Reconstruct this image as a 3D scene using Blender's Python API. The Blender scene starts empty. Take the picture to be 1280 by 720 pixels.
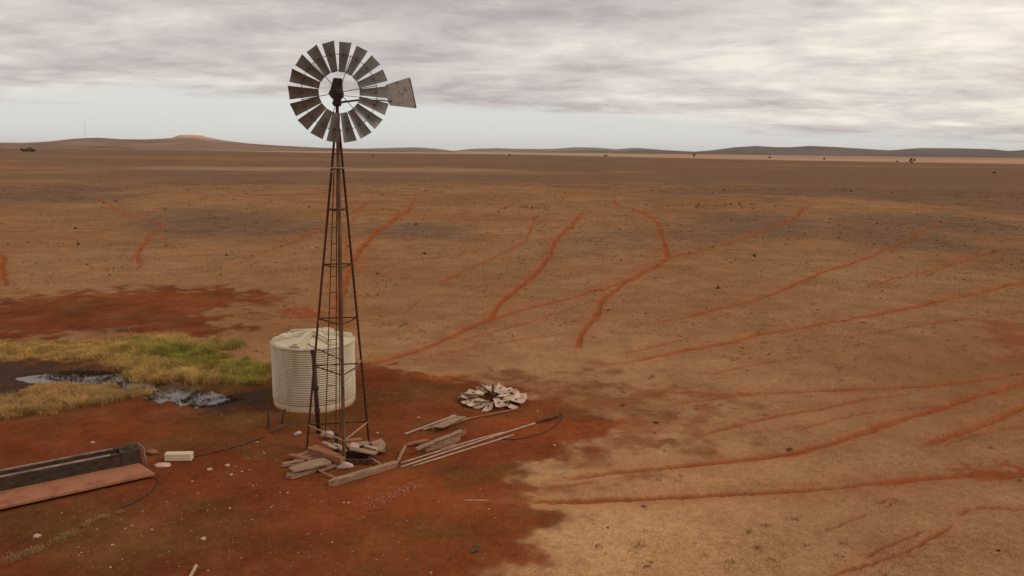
import bpy, math, random
import numpy as np
from mathutils import Vector, Matrix
random.seed(7); rng = np.random.default_rng(11)
S = bpy.context.scene; COL = S.collection
R = math.radians
# ------------------------------------------------------------------ camera
W0, H0, F = 1280.0, 720.0, 985.0
CAMH = 7.9; PITCH = math.atan((360-189)/F); ROLL = R(0.62)
fw = np.array([0, math.cos(PITCH), -math.sin(PITCH)])
x0 = np.array([1.0, 0, 0]); u0 = np.array([0, math.sin(PITCH), math.cos(PITCH)])
rt = math.cos(ROLL)*x0 + math.sin(ROLL)*u0
up = math.cos(ROLL)*u0 - math.sin(ROLL)*x0
CP = np.array([0, 0, CAMH])
def ray(px, py): return fw + rt*((px-W0/2)/F) - up*((py-H0/2)/F)
def at(px, py, z=0.0):
    d = ray(px, py); t = (z-CAMH)/d[2]; return CP + d*t
def at_y(px, py, Y):
    d = ray(px, py); return CP + d*(Y/d[1])
def proj(p):
    q = np.asarray(p, float)-CP; k = q@fw
    return (W0/2+F*(q@rt)/k, H0/2-F*(q@up)/k)
def mpp(p): return float((np.asarray(p, float)-CP)@fw)/F      # metres per photo pixel at p
cam = bpy.data.cameras.new('camera'); co = bpy.data.objects.new('camera', cam); COL.objects.link(co)
cam.sensor_width = 36; cam.lens = 36*F/W0; cam.clip_end = 60000; cam.clip_start = 0.1
M = Matrix(((rt[0], up[0], -fw[0]), (rt[1], up[1], -fw[1]), (rt[2], up[2], -fw[2]))).to_4x4()
M.translation = Vector(CP); co.matrix_world = M; S.camera = co
# ------------------------------------------------------------------ noise
def _h(i, j, s):
    n = (i.astype(np.int64)*374761393 + j.astype(np.int64)*668265263 + s*1442695041) & 0x7fffffff
    n = ((n ^ (n >> 13))*1274126177) & 0x7fffffff
    return ((n ^ (n >> 16)) & 0xffff)/65535.0
def vn(x, y, s=0):
    i = np.floor(x); j = np.floor(y); f = x-i; g = y-j
    f = f*f*(3-2*f); g = g*g*(3-2*g)
    a = _h(i, j, s); b = _h(i+1, j, s); c = _h(i, j+1, s); d = _h(i+1, j+1, s)
    return (a*(1-f)+b*f)*(1-g)+(c*(1-f)+d*f)*g
def fbm(x, y, o=4, s=0):
    r = 0; a = .5; t = 0
    for k in range(o):
        r = r+a*vn(x*2**k+17.3*k, y*2**k-9.1*k, s+k); t += a; a *= .55
    return r/t*2-1
def sst(a, b, x):
    t = np.clip((x-a)/(b-a), 0, 1); return t*t*(3-2*t)
def inside_sd(P, X, Y):
    """signed distance (metres, + inside) to polygon P (world xy)"""
    P = np.asarray(P); n = len(P); d = np.full(X.shape, 1e18); ins = np.zeros(X.shape, bool)
    for k in range(n):
        a = P[k]; b = P[(k+1) % n]; e = b-a
        wx = X-a[0]; wy = Y-a[1]
        t = np.clip((wx*e[0]+wy*e[1])/(e@e+1e-12), 0, 1)
        d = np.minimum(d, (wx-t*e[0])**2+(wy-t*e[1])**2)
        c = ((a[1] > Y) != (b[1] > Y)) & (X < (b[0]-a[0])*(Y-a[1])/(b[1]-a[1]+1e-12)+a[0])
        ins ^= c
    d = np.sqrt(d); return np.where(ins, d, -d)
def G(pts): return [at(x, y)[:2] for x, y in pts]
def crom(pts, n=6):
    p = [np.array(q, float) for q in pts]; p = [2*p[0]-p[1]]+p+[2*p[-1]-p[-2]]; out = []
    for i in range(1, len(p)-2):
        for k in range(n):
            t = k/n
            out.append(.5*((2*p[i])+(p[i+1]-p[i-1])*t+(2*p[i-1]-5*p[i]+4*p[i+1]-p[i+2])*t*t+(-p[i-1]+3*p[i]-3*p[i+1]+p[i+2])*t**3))
    out.append(p[-2]); return out
# ------------------------------------------------------------------ materials
def mat(name):
    m = bpy.data.materials.new(name); m.use_nodes = True; nt = m.node_tree
    b = nt.nodes['Principled BSDF']; return m, nt, b
def nd(nt, t, **k):
    n = nt.nodes.new(t)
    for a, v in k.items():
        if a.startswith('i_'):
            n.inputs[a[2:].replace('_', ' ')].default_value = v
        else: setattr(n, a, v)
    return n
def lk(nt, a, b): nt.links.new(a, b)
def ramp(nt, src, stops):
    r = nd(nt, 'ShaderNodeValToRGB'); e = r.color_ramp.elements
    while len(e) < len(stops): e.new(.5)
    for q, (p, c) in zip(e, stops):
        q.position = p; q.color = (*c, 1) if len(c) == 3 else c
    lk(nt, src, r.inputs['Fac']); return r.outputs['Color']
def mix(nt, f, a, b, mode='MIX'):
    n = nd(nt, 'ShaderNodeMix', data_type='RGBA', blend_type=mode)
    for sock, v in ((n.inputs[0], f), (n.inputs[6], a), (n.inputs[7], b)):
        if hasattr(v, 'links'): lk(nt, v, sock)
        elif isinstance(v, (int, float)): sock.default_value = v
        else: sock.default_value = (*v, 1)
    return n.outputs[2]
def math_(nt, op, a, b=None, clamp=False):
    n = nd(nt, 'ShaderNodeMath', operation=op, use_clamp=clamp)
    for sock, v in zip(n.inputs, (a, b)):
        if v is None: continue
        if hasattr(v, 'links'): lk(nt, v, sock)
        else: sock.default_value = v
    return n.outputs[0]
def noise(nt, scale, detail=4, rough=.6, coord='Object', stretch=None, dist=0):
    tc = nd(nt, 'ShaderNodeTexCoord'); o = tc.outputs[coord]
    if stretch:
        mp = nd(nt, 'ShaderNodeMapping'); mp.inputs['Scale'].default_value = stretch
        lk(nt, o, mp.inputs['Vector']); o = mp.outputs['Vector']
    n = nd(nt, 'ShaderNodeTexNoise'); n.inputs['Scale'].default_value = scale
    n.inputs['Detail'].default_value = detail; n.inputs['Roughness'].default_value = rough
    n.inputs['Distortion'].default_value = dist
    lk(nt, o, n.inputs['Vector']); return n.outputs['Fac']
def bump(nt, b, h, dist, s=1.0):
    n = nd(nt, 'ShaderNodeBump'); n.inputs['Distance'].default_value = dist; n.inputs['Strength'].default_value = s
    lk(nt, h, n.inputs['Height']); lk(nt, n.outputs['Normal'], b.inputs['Normal'])
def simple(name, c1, c2, scale=6, rough=.75, metal=0, stretch=None, c3=None, bd=.01, spec=.3, lo=.3, hi=.7):
    m, nt, b = mat(name)
    n = noise(nt, scale, 6, .65, stretch=stretch)
    st = [(lo, c1), (hi, c2)] if c3 is None else [(lo, c1), ((lo+hi)/2, c2), (hi, c3)]
    c = ramp(nt, n, st); lk(nt, c, b.inputs['Base Color'])
    b.inputs['Roughness'].default_value = rough; b.inputs['Metallic'].default_value = metal
    b.inputs['Specular IOR Level'].default_value = spec
    if bd: bump(nt, b, n, bd)
    if 'leaf' in name: b.inputs['Specular IOR Level'].default_value = .03
    return m
MT = {}
MT['rust'] = simple('rusted_steel', (.035, .016, .009), (.13, .042, .018), 9, .8, .2, bd=.002)
MT['legsteel'] = simple('weathered_leg_steel', (.06, .026, .014), (.18, .088, .05), 5, .8, .1, stretch=(1, 1, .4), bd=.002)
MT['blade'] = simple('galvanised_blade', (.12, .106, .095), (.235, .208, .186), 5, .5, .15, bd=.003, stretch=(1, 1, 1))
MT['vane'] = simple('weathered_tail_sheet', (.075, .065, .058), (.33, .30, .27), 7, .55, .2, c3=(.16, .138, .122), stretch=(1.2, 1, .8), bd=.003)
MT['head'] = simple('dark_cast_iron', (.018, .013, .010), (.06, .042, .03), 8, .6, .3, bd=.004)
MT['board'] = simple('weathered_timber', (.085, .047, .027), (.27, .155, .092), 3.2, .9, stretch=(1, 11, 11), c3=(.42, .26, .16), bd=.012)
MT['redboard'] = simple('red_dusted_timber', (.12, .04, .018), (.27, .105, .05), 3, .9, stretch=(1, 8, 8), c3=(.32, .15, .08), bd=.012)
MT['pale'] = simple('bleached_timber', (.26, .17, .11), (.52, .36, .25), 3, .9, stretch=(.8, 12, 12), bd=.008)
MT['pipe'] = simple('grey_steel_pipe', (.28, .18, .12), (.52, .38, .28), 4, .6, .15, bd=.001)
MT['poly'] = simple('black_poly_pipe', (.012, .009, .008), (.035, .025, .02), 6, .6, bd=0)
MT['standpipe'] = simple('dark_brown_pipe', (.024, .011, .009), (.06, .027, .02), 5, .65, bd=.002)
MT['concrete'] = simple('pinkish_concrete', (.34, .20, .14), (.60, .42, .32), 9, .9, bd=.02)
MT['stone'] = simple('pale_stone', (.36, .22, .14), (.66, .48, .345), 14, .9, bd=.02)
MT['brownstone'] = simple('red_brown_stone', (.16, .06, .03), (.34, .16, .09), 14, .9, bd=.02)
MT['slab'] = simple('red_dusted_concrete', (.20, .062, .028), (.33, .13, .062), 2.6, .9, bd=.006, c3=(.29, .11, .052))
MT['trough'] = simple('stained_dark_trough', (.018, .011, .007), (.07, .042, .025), 4, .8, bd=.01, stretch=(1, 1, 3))
MT['rim'] = simple('worn_trough_rim', (.10, .055, .035), (.34, .22, .16), 3, .7, bd=.006)
MT['cream'] = simple('cream_block', (.50, .39, .24), (.62, .50, .32), 5, .7, bd=.003)
MT['bark'] = simple('dark_bark', (.05, .03, .02), (.10, .06, .04), 12, .9)
MT['leaf'] = simple('dark_scrub_leaf', (.030, .018, .009), (.075, .046, .022), 5, .9, bd=0)
MT['greyleaf'] = simple('grey_saltbush_leaf', (.09, .056, .032), (.19, .122, .075), 4, .9, bd=0)
MT['treeleaf'] = simple('distant_tree_leaf', (.028, .024, .015), (.06, .046, .028), .6, .9, bd=0)
MT['mast'] = simple('grey_mast_steel', (.16, .14, .13), (.24, .21, .2), .4, .6, bd=0)

def tank_mat(name, dirt):
    m, nt, b = mat(name)
    tc = nd(nt, 'ShaderNodeTexCoord'); sp = nd(nt, 'ShaderNodeSeparateXYZ'); lk(nt, tc.outputs['Object'], sp.inputs[0])
    n = noise(nt, 1.6, 6, .6, stretch=(1, 1, .35)); n2 = noise(nt, 7, 4, .6, stretch=(1, 1, .12))
    c = ramp(nt, n, [(.3, (.46, .38, .25)), (.7, (.575, .485, .335))])
    st = math_(nt, 'MULTIPLY', math_(nt, 'SUBTRACT', n2, .50, True), 2.6 if dirt else 1.5, True)
    c = mix(nt, st, c, (.36, .22, .11))
    if dirt:      # red dust splashed up round the base of the wall
        zz = math_(nt, 'SUBTRACT', .55, sp.outputs['Z']); d = math_(nt, 'MULTIPLY', math_(nt, 'ADD', zz, math_(nt, 'MULTIPLY', math_(nt, 'SUBTRACT', n, .5), .8)), 1.3, True)
        c = mix(nt, d, c, (.32, .17, .08))
    lk(nt, c, b.inputs['Base Color']); b.inputs['Roughness'].default_value = .5
    return m
MT['tank'] = tank_mat('cream_corrugated_steel', True); MT['tankroof'] = tank_mat('cream_roof_steel', False)

def water_mat():
    m, nt, b = mat('muddy_water'); b.inputs['Base Color'].default_value = (.085, .056, .040, 1)
    b.inputs['Roughness'].default_value = .12; b.inputs['IOR'].default_value = 1.6
    b.inputs['Specular IOR Level'].default_value = .8
    bump(nt, b, noise(nt, 9, 3, .5), .02, .35); return m
MT['water'] = water_mat()

def grass_mat(name, dry, green, root):
    m, nt, b = mat(name)
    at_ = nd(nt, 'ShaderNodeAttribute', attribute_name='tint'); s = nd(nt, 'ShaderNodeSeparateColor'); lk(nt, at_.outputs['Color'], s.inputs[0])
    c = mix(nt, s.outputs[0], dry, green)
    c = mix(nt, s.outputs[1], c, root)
    n = noise(nt, .9, 4, .6); c = mix(nt, .75, c, ramp(nt, n, [(.3, (.6, .57, .5)), (.7, (1.25, 1.2, 1.1))]), 'MULTIPLY')
    lk(nt, c, b.inputs['Base Color']); b.inputs['Roughness'].default_value = .9; b.inputs['Specular IOR Level'].default_value = .15
    tr = nd(nt, 'ShaderNodeBsdfTranslucent'); lk(nt, c, tr.inputs['Color'])
    mx = nd(nt, 'ShaderNodeMixShader'); mx.inputs[0].default_value = .3
    lk(nt, b.outputs[0], mx.inputs[1]); lk(nt, tr.outputs[0], mx.inputs[2])
    lk(nt, mx.outputs[0], nt.nodes['Material Output'].inputs[0]); return m
MT['lush'] = grass_mat('tall_grass_blades', (.71, .46, .165), (.33, .32, .06), (.30, .17, .06))
MT['gold'] = grass_mat('golden_grass_blades', (.62, .385, .155), (.34, .27, .065), (.30, .15, .055))
MT['straw'] = grass_mat('bleached_straw', (.52, .34, .16), (.40, .22, .09), (.30, .14, .06))
MT['reed'] = grass_mat('dark_reed', (.06, .035, .018), (.09, .055, .02), (.03, .017, .01))
MT['tuss'] = grass_mat('dry_tussock', (.46, .265, .11), (.15, .09, .045), (.30, .14, .055))
MT['dry'] = grass_mat('short_dry_grass', (.60, .345, .16), (.29, .15, .06), (.40, .18, .065))

def ground_mat():
    m, nt, b = mat('outback_ground')
    A = nd(nt, 'ShaderNodeAttribute', attribute_name='ma'); a = nd(nt, 'ShaderNodeSeparateColor'); lk(nt, A.outputs['Color'], a.inputs[0])
    B = nd(nt, 'ShaderNodeAttribute', attribute_name='mb'); q = nd(nt, 'ShaderNodeSeparateColor'); lk(nt, B.outputs['Color'], q.inputs[0])
    soil, track, wet, pale = a.outputs[0], a.outputs[1], a.outputs[2], A.outputs['Alpha']
    grey, orange, olive, tan = q.outputs[0], q.outputs[1], q.outputs[2], B.outputs['Alpha']
    nf = noise(nt, 5.0, 8, .72); nm = noise(nt, .55, 8, .68); nl = noise(nt, .06, 6, .6)
    ns = noise(nt, 18, 4, .7)
    g = ramp(nt, nm, [(.25, (.215, .110, .052)), (.5, (.285, .151, .073)), (.75, (.355, .198, .098))])
    nl2 = noise(nt, .022, 5, .6)
    g = mix(nt, .75, g, ramp(nt, nl, [(.3, (.80, .70, .62)), (.5, (1, 1, 1)), (.7, (1.13, 1.18, 1.2))]), 'MULTIPLY')
    g = mix(nt, .8, g, ramp(nt, nl2, [(.35, (.90, .78, .70)), (.6, (1.05, 1.05, 1.05))]), 'MULTIPLY')
    spk = noise(nt, 1.9, 3, .75); spk2 = noise(nt, .8, 2, .6)
    fl = math_(nt, 'MULTIPLY', math_(nt, 'SUBTRACT', math_(nt, 'ADD', spk, math_(nt, 'MULTIPLY', spk2, .4)), .83, True), 9, True)
    g = mix(nt, math_(nt, 'MULTIPLY', fl, .6), g, (.12, .058, .025))
    g = mix(nt, tan, g, mix(nt, nm, (.37, .195, .085), (.60, .35, .165)))
    gs = math_(nt, 'MULTIPLY', grey, math_(nt, 'ADD', .32, nf), True)
    g = mix(nt, gs, g, ramp(nt, nm, [(.3, (.112, .070, .047)), (.7, (.20, .127, .086))]))
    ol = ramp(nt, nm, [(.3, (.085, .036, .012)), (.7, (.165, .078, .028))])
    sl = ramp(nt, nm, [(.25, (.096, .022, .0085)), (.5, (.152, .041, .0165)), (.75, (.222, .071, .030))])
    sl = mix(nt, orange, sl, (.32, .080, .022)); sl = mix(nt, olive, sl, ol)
    # small-scale break-up of the soil edge by grass left standing in it
    se = math_(nt, 'ADD', soil, math_(nt, 'MULTIPLY', math_(nt, 'SUBTRACT', nf, .5), math_(nt, 'MULTIPLY', 4.0, math_(nt, 'MULTIPLY', soil, math_(nt, 'SUBTRACT', 1.08, soil)))), True)
    mr = nd(nt, 'ShaderNodeMapRange', interpolation_type='SMOOTHSTEP'); mr.inputs['From Min'].default_value = .22; mr.inputs['From Max'].default_value = .74
    lk(nt, se, mr.inputs['Value']); se = mix(nt, .45, se, mr.outputs[0])
    c = mix(nt, se, g, sl)
    te = math_(nt, 'ADD', track, math_(nt, 'MULTIPLY', math_(nt, 'SUBTRACT', nf, .5), math_(nt, 'MULTIPLY', 2.4, math_(nt, 'MULTIPLY', track, math_(nt, 'SUBTRACT', 1.2, track)))), True)
    c = mix(nt, te, c, ramp(nt, nm, [(.3, (.215, .056, .018)), (.7, (.33, .098, .032))]))
    c = mix(nt, pale, c, ramp(nt, nl, [(.3, (.40, .235, .145)), (.7, (.54, .34, .22))]))
    c = mix(nt, wet, c, (.055, .027, .0135))
    c = mix(nt, .8, c, ramp(nt, nf, [(.25, (.60, .58, .55)), (.5, (1, 1, 1)), (.75, (1.32, 1.34, 1.36))]), 'MULTIPLY')
    c = mix(nt, .5, c, ramp(nt, ns, [(.3, (.65, .62, .6)), (.6, (1.1, 1.1, 1.1))]), 'MULTIPLY')
    lk(nt, c, b.inputs['Base Color'])
    ro = math_(nt, 'SUBTRACT', .95, math_(nt, 'MULTIPLY', wet, .3)); lk(nt, ro, b.inputs['Roughness'])
    lk(nt, math_(nt, 'MULTIPLY', wet, .03), b.inputs['Specular IOR Level'])
    bump(nt, b, math_(nt, 'ADD', nf, math_(nt, 'MULTIPLY', ns, .4)), .03, .6)
    return m
MT['ground'] = ground_mat()
# ------------------------------------------------------------------ mesh helpers
def new_obj(name, verts, faces, m, parent=None, smooth=False):
    me = bpy.data.meshes.new(name); me.from_pydata([tuple(v) for v in verts], [], faces); me.update()
    if smooth:
        for p in me.polygons: p.use_smooth = True
    o = bpy.data.objects.new(name, me); COL.objects.link(o); me.materials.append(m)
    if parent: o.parent = parent
    return o
def nmesh(name, V, idx, loops_per, m):
    """numpy mesh; idx flat loop vertex indices, constant polygon size"""
    me = bpy.data.meshes.new(name); me.vertices.add(len(V)); me.vertices.foreach_set('co', np.asarray(V, np.float32).ravel())
    nf = len(idx)//loops_per
    me.loops.add(len(idx)); me.loops.foreach_set('vertex_index', np.asarray(idx, np.int32))
    me.polygons.add(nf); me.polygons.foreach_set('loop_start', np.arange(0, len(idx), loops_per, dtype=np.int32))
    me.update(calc_edges=True); me.materials.append(m)
    o = bpy.data.objects.new(name, me); COL.objects.link(o); return o
def cattr(me, name, C):
    a = me.attributes.new(name, 'FLOAT_COLOR', 'POINT'); a.data.foreach_set('color', np.asarray(C, np.float32).ravel())
class MB:
    def __init__(s, org=(0, 0, 0)): s.v = []; s.f = []; s.o = np.array(org, float)
    def add(s, vs, fs):
        k = len(s.v); s.v += [np.asarray(p, float)-s.o for p in vs]; s.f += [tuple(i+k for i in f) for f in fs]; return s
    def bar(s, p0, p1, w, h, upv=(0, 0, 1), taper=1.0):
        p0 = np.array(p0, float); p1 = np.array(p1, float); d = p1-p0; d /= np.linalg.norm(d)
        a = np.cross(d, upv); a /= np.linalg.norm(a); b = np.cross(a, d)
        vs = []
        for p, k in ((p0, 1), (p1, taper)):
            for i, j in ((-1, -1), (1, -1), (1, 1), (-1, 1)): vs.append(p+a*i*w/2*k+b*j*h/2*k)
        return s.add(vs, [(3, 2, 1, 0), (4, 5, 6, 7), (0, 1, 5, 4), (1, 2, 6, 5), (2, 3, 7, 6), (3, 0, 4, 7)])
    def angle_iron(s, p0, p1, w, t, n1, n2):
        p0 = np.array(p0, float); p1 = np.array(p1, float); n1 = np.array(n1, float); n2 = np.array(n2, float)
        q = [(0, 0), (w, 0), (w, t), (t, t), (t, w), (0, w)]
        vs = [p+n1*a+n2*b for p in (p0, p1) for a, b in q]
        return s.add(vs, [(5, 4, 3, 2, 1, 0), (6, 7, 8, 9, 10, 11)]+[(i, (i+1) % 6, 6+(i+1) % 6, 6+i) for i in range(6)])
    def tube(s, pts, r, n=8):
        P = [np.array(p, float) for p in pts]; rr = r if hasattr(r, '__len__') else [r]*len(P)
        vs = []; fs = []
        t0 = P[1]-P[0]; ref = np.array([0, 0, 1.]) if abs(t0[2]) < .9*np.linalg.norm(t0) else np.array([1., 0, 0])
        for i, p in enumerate(P):
            t = P[min(i+1, len(P)-1)]-P[max(i-1, 0)]; t /= np.linalg.norm(t)
            a = np.cross(t, ref); a /= np.linalg.norm(a); b = np.cross(t, a)
            for k in range(n): vs.append(p+rr[i]*(a*math.cos(2*math.pi*k/n)+b*math.sin(2*math.pi*k/n)))
        for i in range(len(P)-1):
            for k in range(n): fs.append((i*n+k, i*n+(k+1) % n, (i+1)*n+(k+1) % n, (i+1)*n+k))
        fs.append(tuple(range(n))[::-1]); fs.append(tuple((len(P)-1)*n+k for k in range(n)))
        return s.add(vs, fs)
    def lathe(s, c, prof, n=24, axis=None, cap=True):
        c = np.array(c, float); vs = []; fs = []
        if axis is None: ax, e1, e2 = np.array([0, 0, 1.]), np.array([1., 0, 0]), np.array([0, 1., 0])
        else:
            ax = np.array(axis, float); ax /= np.linalg.norm(ax)
            e1 = np.cross(ax, (0, 0, 1.) if abs(ax[2]) < .9 else (1., 0, 0)); e1 /= np.linalg.norm(e1); e2 = np.cross(ax, e1)
        for r, z in prof:
            for k in range(n):
                t = 2*math.pi*k/n; vs.append(c+ax*z+r*(e1*math.cos(t)+e2*math.sin(t)))
        for i in range(len(prof)-1):
            for k in range(n): fs.append((i*n+k, i*n+(k+1) % n, (i+1)*n+(k+1) % n, (i+1)*n+k))
        if cap: fs.append(tuple(range(n))[::-1]); fs.append(tuple((len(prof)-1)*n+k for k in range(n)))
        return s.add(vs, fs)
    def prism(s, quad, nrm, t):
        q = [np.array(p, float) for p in quad]; nn = np.array(nrm, float)*t; n = len(q)
        return s.add(q+[p+nn for p in q], [tuple(range(n))[::-1], tuple(range(n, 2*n))]+[(i, (i+1) % n, n+(i+1) % n, n+i) for i in range(n)])
    def build(s, name, m, parent=None, smooth=False): return new_obj(name, s.v, s.f, MT[m] if isinstance(m, str) else m, parent, smooth)
def tag(o, label=None, cat=None, group=None, kind=None):
    for k, v in (('label', label), ('category', cat), ('group', group), ('kind', kind)):
        if v: o[k] = v
    return o
def empty(name, loc, rz=0):
    o = bpy.data.objects.new(name, None); COL.objects.link(o); o.location = loc; o.rotation_euler.z = rz; o.empty_display_size = .3; return o
# ------------------------------------------------------------------ terrain masks
TRK = [  # animal pads and wheel tracks: centre line (points on the ground), width m, strength
 ([(462,455),(520,438),(560,422),(600,403),(650,387),(700,374),(760,358),(795,345),(832,322),(828,300),(820,277),(795,263),(772,257),(767,247)], .50, .95),
 ([(832,322),(870,314),(920,300),(960,286),(990,275),(1003,262),(1016,254)], .48, .9),
 ([(722,440),(728,415),(745,395),(755,372),(795,345)], .42, .75),
 ([(610,400),(625,378),(650,357),(680,330),(695,300),(710,286),(730,264)], .46, .85),
 ([(545,365),(560,348),(600,330),(625,318),(655,300),(665,280),(672,268)], .32, .5),
 ([(422,412),(425,370),(440,330),(455,305),(480,283),(510,262),(519,247)], .62, .9),
 ([(283,333),(330,315),(370,300),(405,282),(440,266),(465,250)], .42, .55),
 ([(158,347),(175,330),(174,315),(190,290),(200,280),(165,270),(145,262),(120,245)], .45, .6),
 ([(-10,316),(4,322),(3,335),(8,356)], .42, .75),
 ([(740,415),(840,400),(890,388),(940,375),(985,360),(1020,343),(1060,330),(1110,310),(1140,297),(1165,284),(1205,272)], .36, .72),
 ([(735,460),(800,449),(860,437),(900,430),(950,417),(1000,408),(1080,395),(1160,380),(1220,365),(1290,348)], .45, .72),
 ([(560,432),(600,418),(660,402),(720,382),(765,370)], .26, .5),
 ([(1080,360),(1130,345),(1160,338),(1200,327),(1220,320),(1250,312),(1290,306)], .40, .55),
 ([(770,484),(860,490),(930,492),(1000,489),(1080,486),(1160,482),(1220,475),(1300,463)], .30, .7),
 ([(840,503),(900,497),(960,490)], .28, .5),
 ([(870,545),(920,531),(980,518),(1030,510),(1075,500),(1130,493)], .30, .65),
 ([(920,542),(970,537),(1010,530)], .28, .4),
 ([(670,603),(760,592),(840,584),(900,577),(960,569),(1000,562),(1040,552),(1080,539),(1130,523),(1180,508),(1230,493),(1300,470)], .38, .85),
 ([(1150,556),(1190,543),(1240,525),(1300,500)], .34, .75),
 ([(620,628),(700,626),(800,622),(900,617),(1000,612),(1100,602),(1180,595),(1300,589)], .42, 1.0),
 ([(1078,697),(1110,682),(1155,662)], .12, .8),
 ([(1030,724),(1060,712),(1100,700),(1140,685),(1165,670),(1192,656)], .14, .9),
 ([(1195,643),(1215,635),(1250,634),(1300,638)], .20, .6),
 ([(1095,628),(1118,622)], .12, .7), ([(1105,632),(1122,625)], .1, .6), ([(1028,664),(1085,642)], .09, .5),
 ([(660,612),(700,607),(745,603)], .22, .6),
 ([(1060,420),(1165,403),(1220,398),(1300,388)], .28, .5), ([(775,442),(820,432),(864,422)], .26, .5), ([(880,470),(960,452),(1060,440)], .24, .35),
 ([(430,330),(432,300),(440,275),(462,252)], .3, .45), ([(505,452),(560,440),(640,425),(700,418)], .3, .4), ([(625,262),(640,257),(668,262)], .4, .5),
 ([(540,368),(520,378),(505,392)], .24, .35), ([(700,250),(730,232),(720,222)], .5, .4), ([(985,540),(1060,520),(1130,512),(1200,505)], .24, .45), ([(1170,556),(1230,540),(1300,528)], .2, .4), ([(30,355),(90,345),(150,325)], .3, .3),
]
TR = []
for pts, w, s in TRK:
    P = []
    for c in crom(pts, 6):
        P.append(at(*c)[:2])
    TR.append((np.array(P), w, s))
POLY = dict(
 soil_near=[(-80,528),(0,527),(60,518),(110,508),(190,496),(250,506),(330,485),(400,452),(480,462),(560,470),(620,480),(690,492),(740,508),(770,528),(740,556),(700,575),(665,592),(650,602),(625,628),(700,640),(668,668),(690,690),(640,740),(640,860),(-200,860),(-200,528)],
 soil_band=[(-80,378),(0,375),(100,366),(200,360),(300,359),(345,364),(335,376),(250,392),(310,408),(260,424),(130,420),(0,430),(-80,436)],
 wet=[(-80,452),(40,452),(120,462),(200,476),(300,486),(352,480),(346,506),(270,514),(210,506),(120,492),(60,486),(-80,506)],
 soil_soft=[(560,462),(640,462),(760,470),(860,490),(905,520),(880,545),(800,572),(720,590),(640,612),(600,600)],
 pond=[(-90,450),(0,446),(110,452),(160,455),(230,463),(335,458),(362,470),(358,522),(270,535),(0,535),(-90,540)],
 water=[(36,470),(70,466),(100,464),(150,469),(185,481),(240,481),(310,495),(285,503),(245,508),(215,501),(150,490),(90,484),(52,480)],
 lush=[(-60,434),(0,432),(90,428),(190,423),(245,433),(300,444),(338,464),(328,477),(250,479),(185,474),(150,464),(130,454),(60,445),(-60,446)],
 gold=[(-60,500),(0,498),(50,487),(120,483),(188,494),(150,503),(100,511),(40,520),(-60,530)],
)
WP = {k: np.array(G(v)) for k, v in POLY.items()}
ORANGE = [(548,474,42,6,1), (160,372,150,7,.45), (250,380,60,8,.4), (380,392,50,6,.75), (1270,418,60,22,.55), (1265,589,90,8,.8), (820,553,36,5,.7), (1260,446,50,10,.5), (560,600,110,26,.35), (425,400,30,10,.5), (690,600,60,10,.3), (700,530,150,34,.6), (540,640,170,70,.5), (470,560,260,60,.2), (250,620,80,20,.3), (100,540,160,14,.3)]
OLIVE = [(520,492,70,14,.8), (70,655,140,30,.95), (180,690,140,26,.7), (540,665,80,18,.7), (395,520,80,20,.95), (440,500,60,18,.8), (360,560,60,14,.6), (290,522,80,22,.95), (600,500,90,12,.5), (430,690,160,22,.4), (260,520,60,10,.5), (160,450,120,10,.4)]  # dark soil patches; those under and left of the tank also paint its shadow
GREY = [(930,288,150,24,.75), (1150,288,170,26,.8), (270,276,120,20,.7), (780,300,90,18,.65), (545,288,80,11,.6), (60,238,160,14,.7), (1000,238,260,9,.7), (620,222,300,7,.6), (1240,330,80,20,.5), (330,215,260,8,.7)]
def blob(X, Y, px, py, rx, ry):
    c = at(px, py)[:2]; ex = np.array(at(px+rx, py)[:2])-c; ey = np.array(at(px, py-ry)[:2])-c
    det = ex[0]*ey[1]-ex[1]*ey[0]; dx = X-c[0]; dy = Y-c[1]
    a = (dx*ey[1]-dy*ey[0])/det; b = (dy*ex[0]-dx*ex[1])/det
    return np.exp(-(a*a+b*b)*1.1)
def warp(X, Y):
    r = np.hypot(X, Y)
    k = np.minimum(.018*r, 4)
    wx = k*fbm(X*.35, Y*.35, 3, 3)+.03*r*.4*fbm(X*2.1, Y*2.1, 3, 5); wy = 2.2*k*fbm(X*.35+40, Y*.35, 3, 8)+.03*r*fbm(X*2.1, Y*2.1+9, 3, 6)
    near = np.clip(60/np.maximum(r, 1), 0, 1)
    return X+wx*near, Y+wy*near
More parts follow.
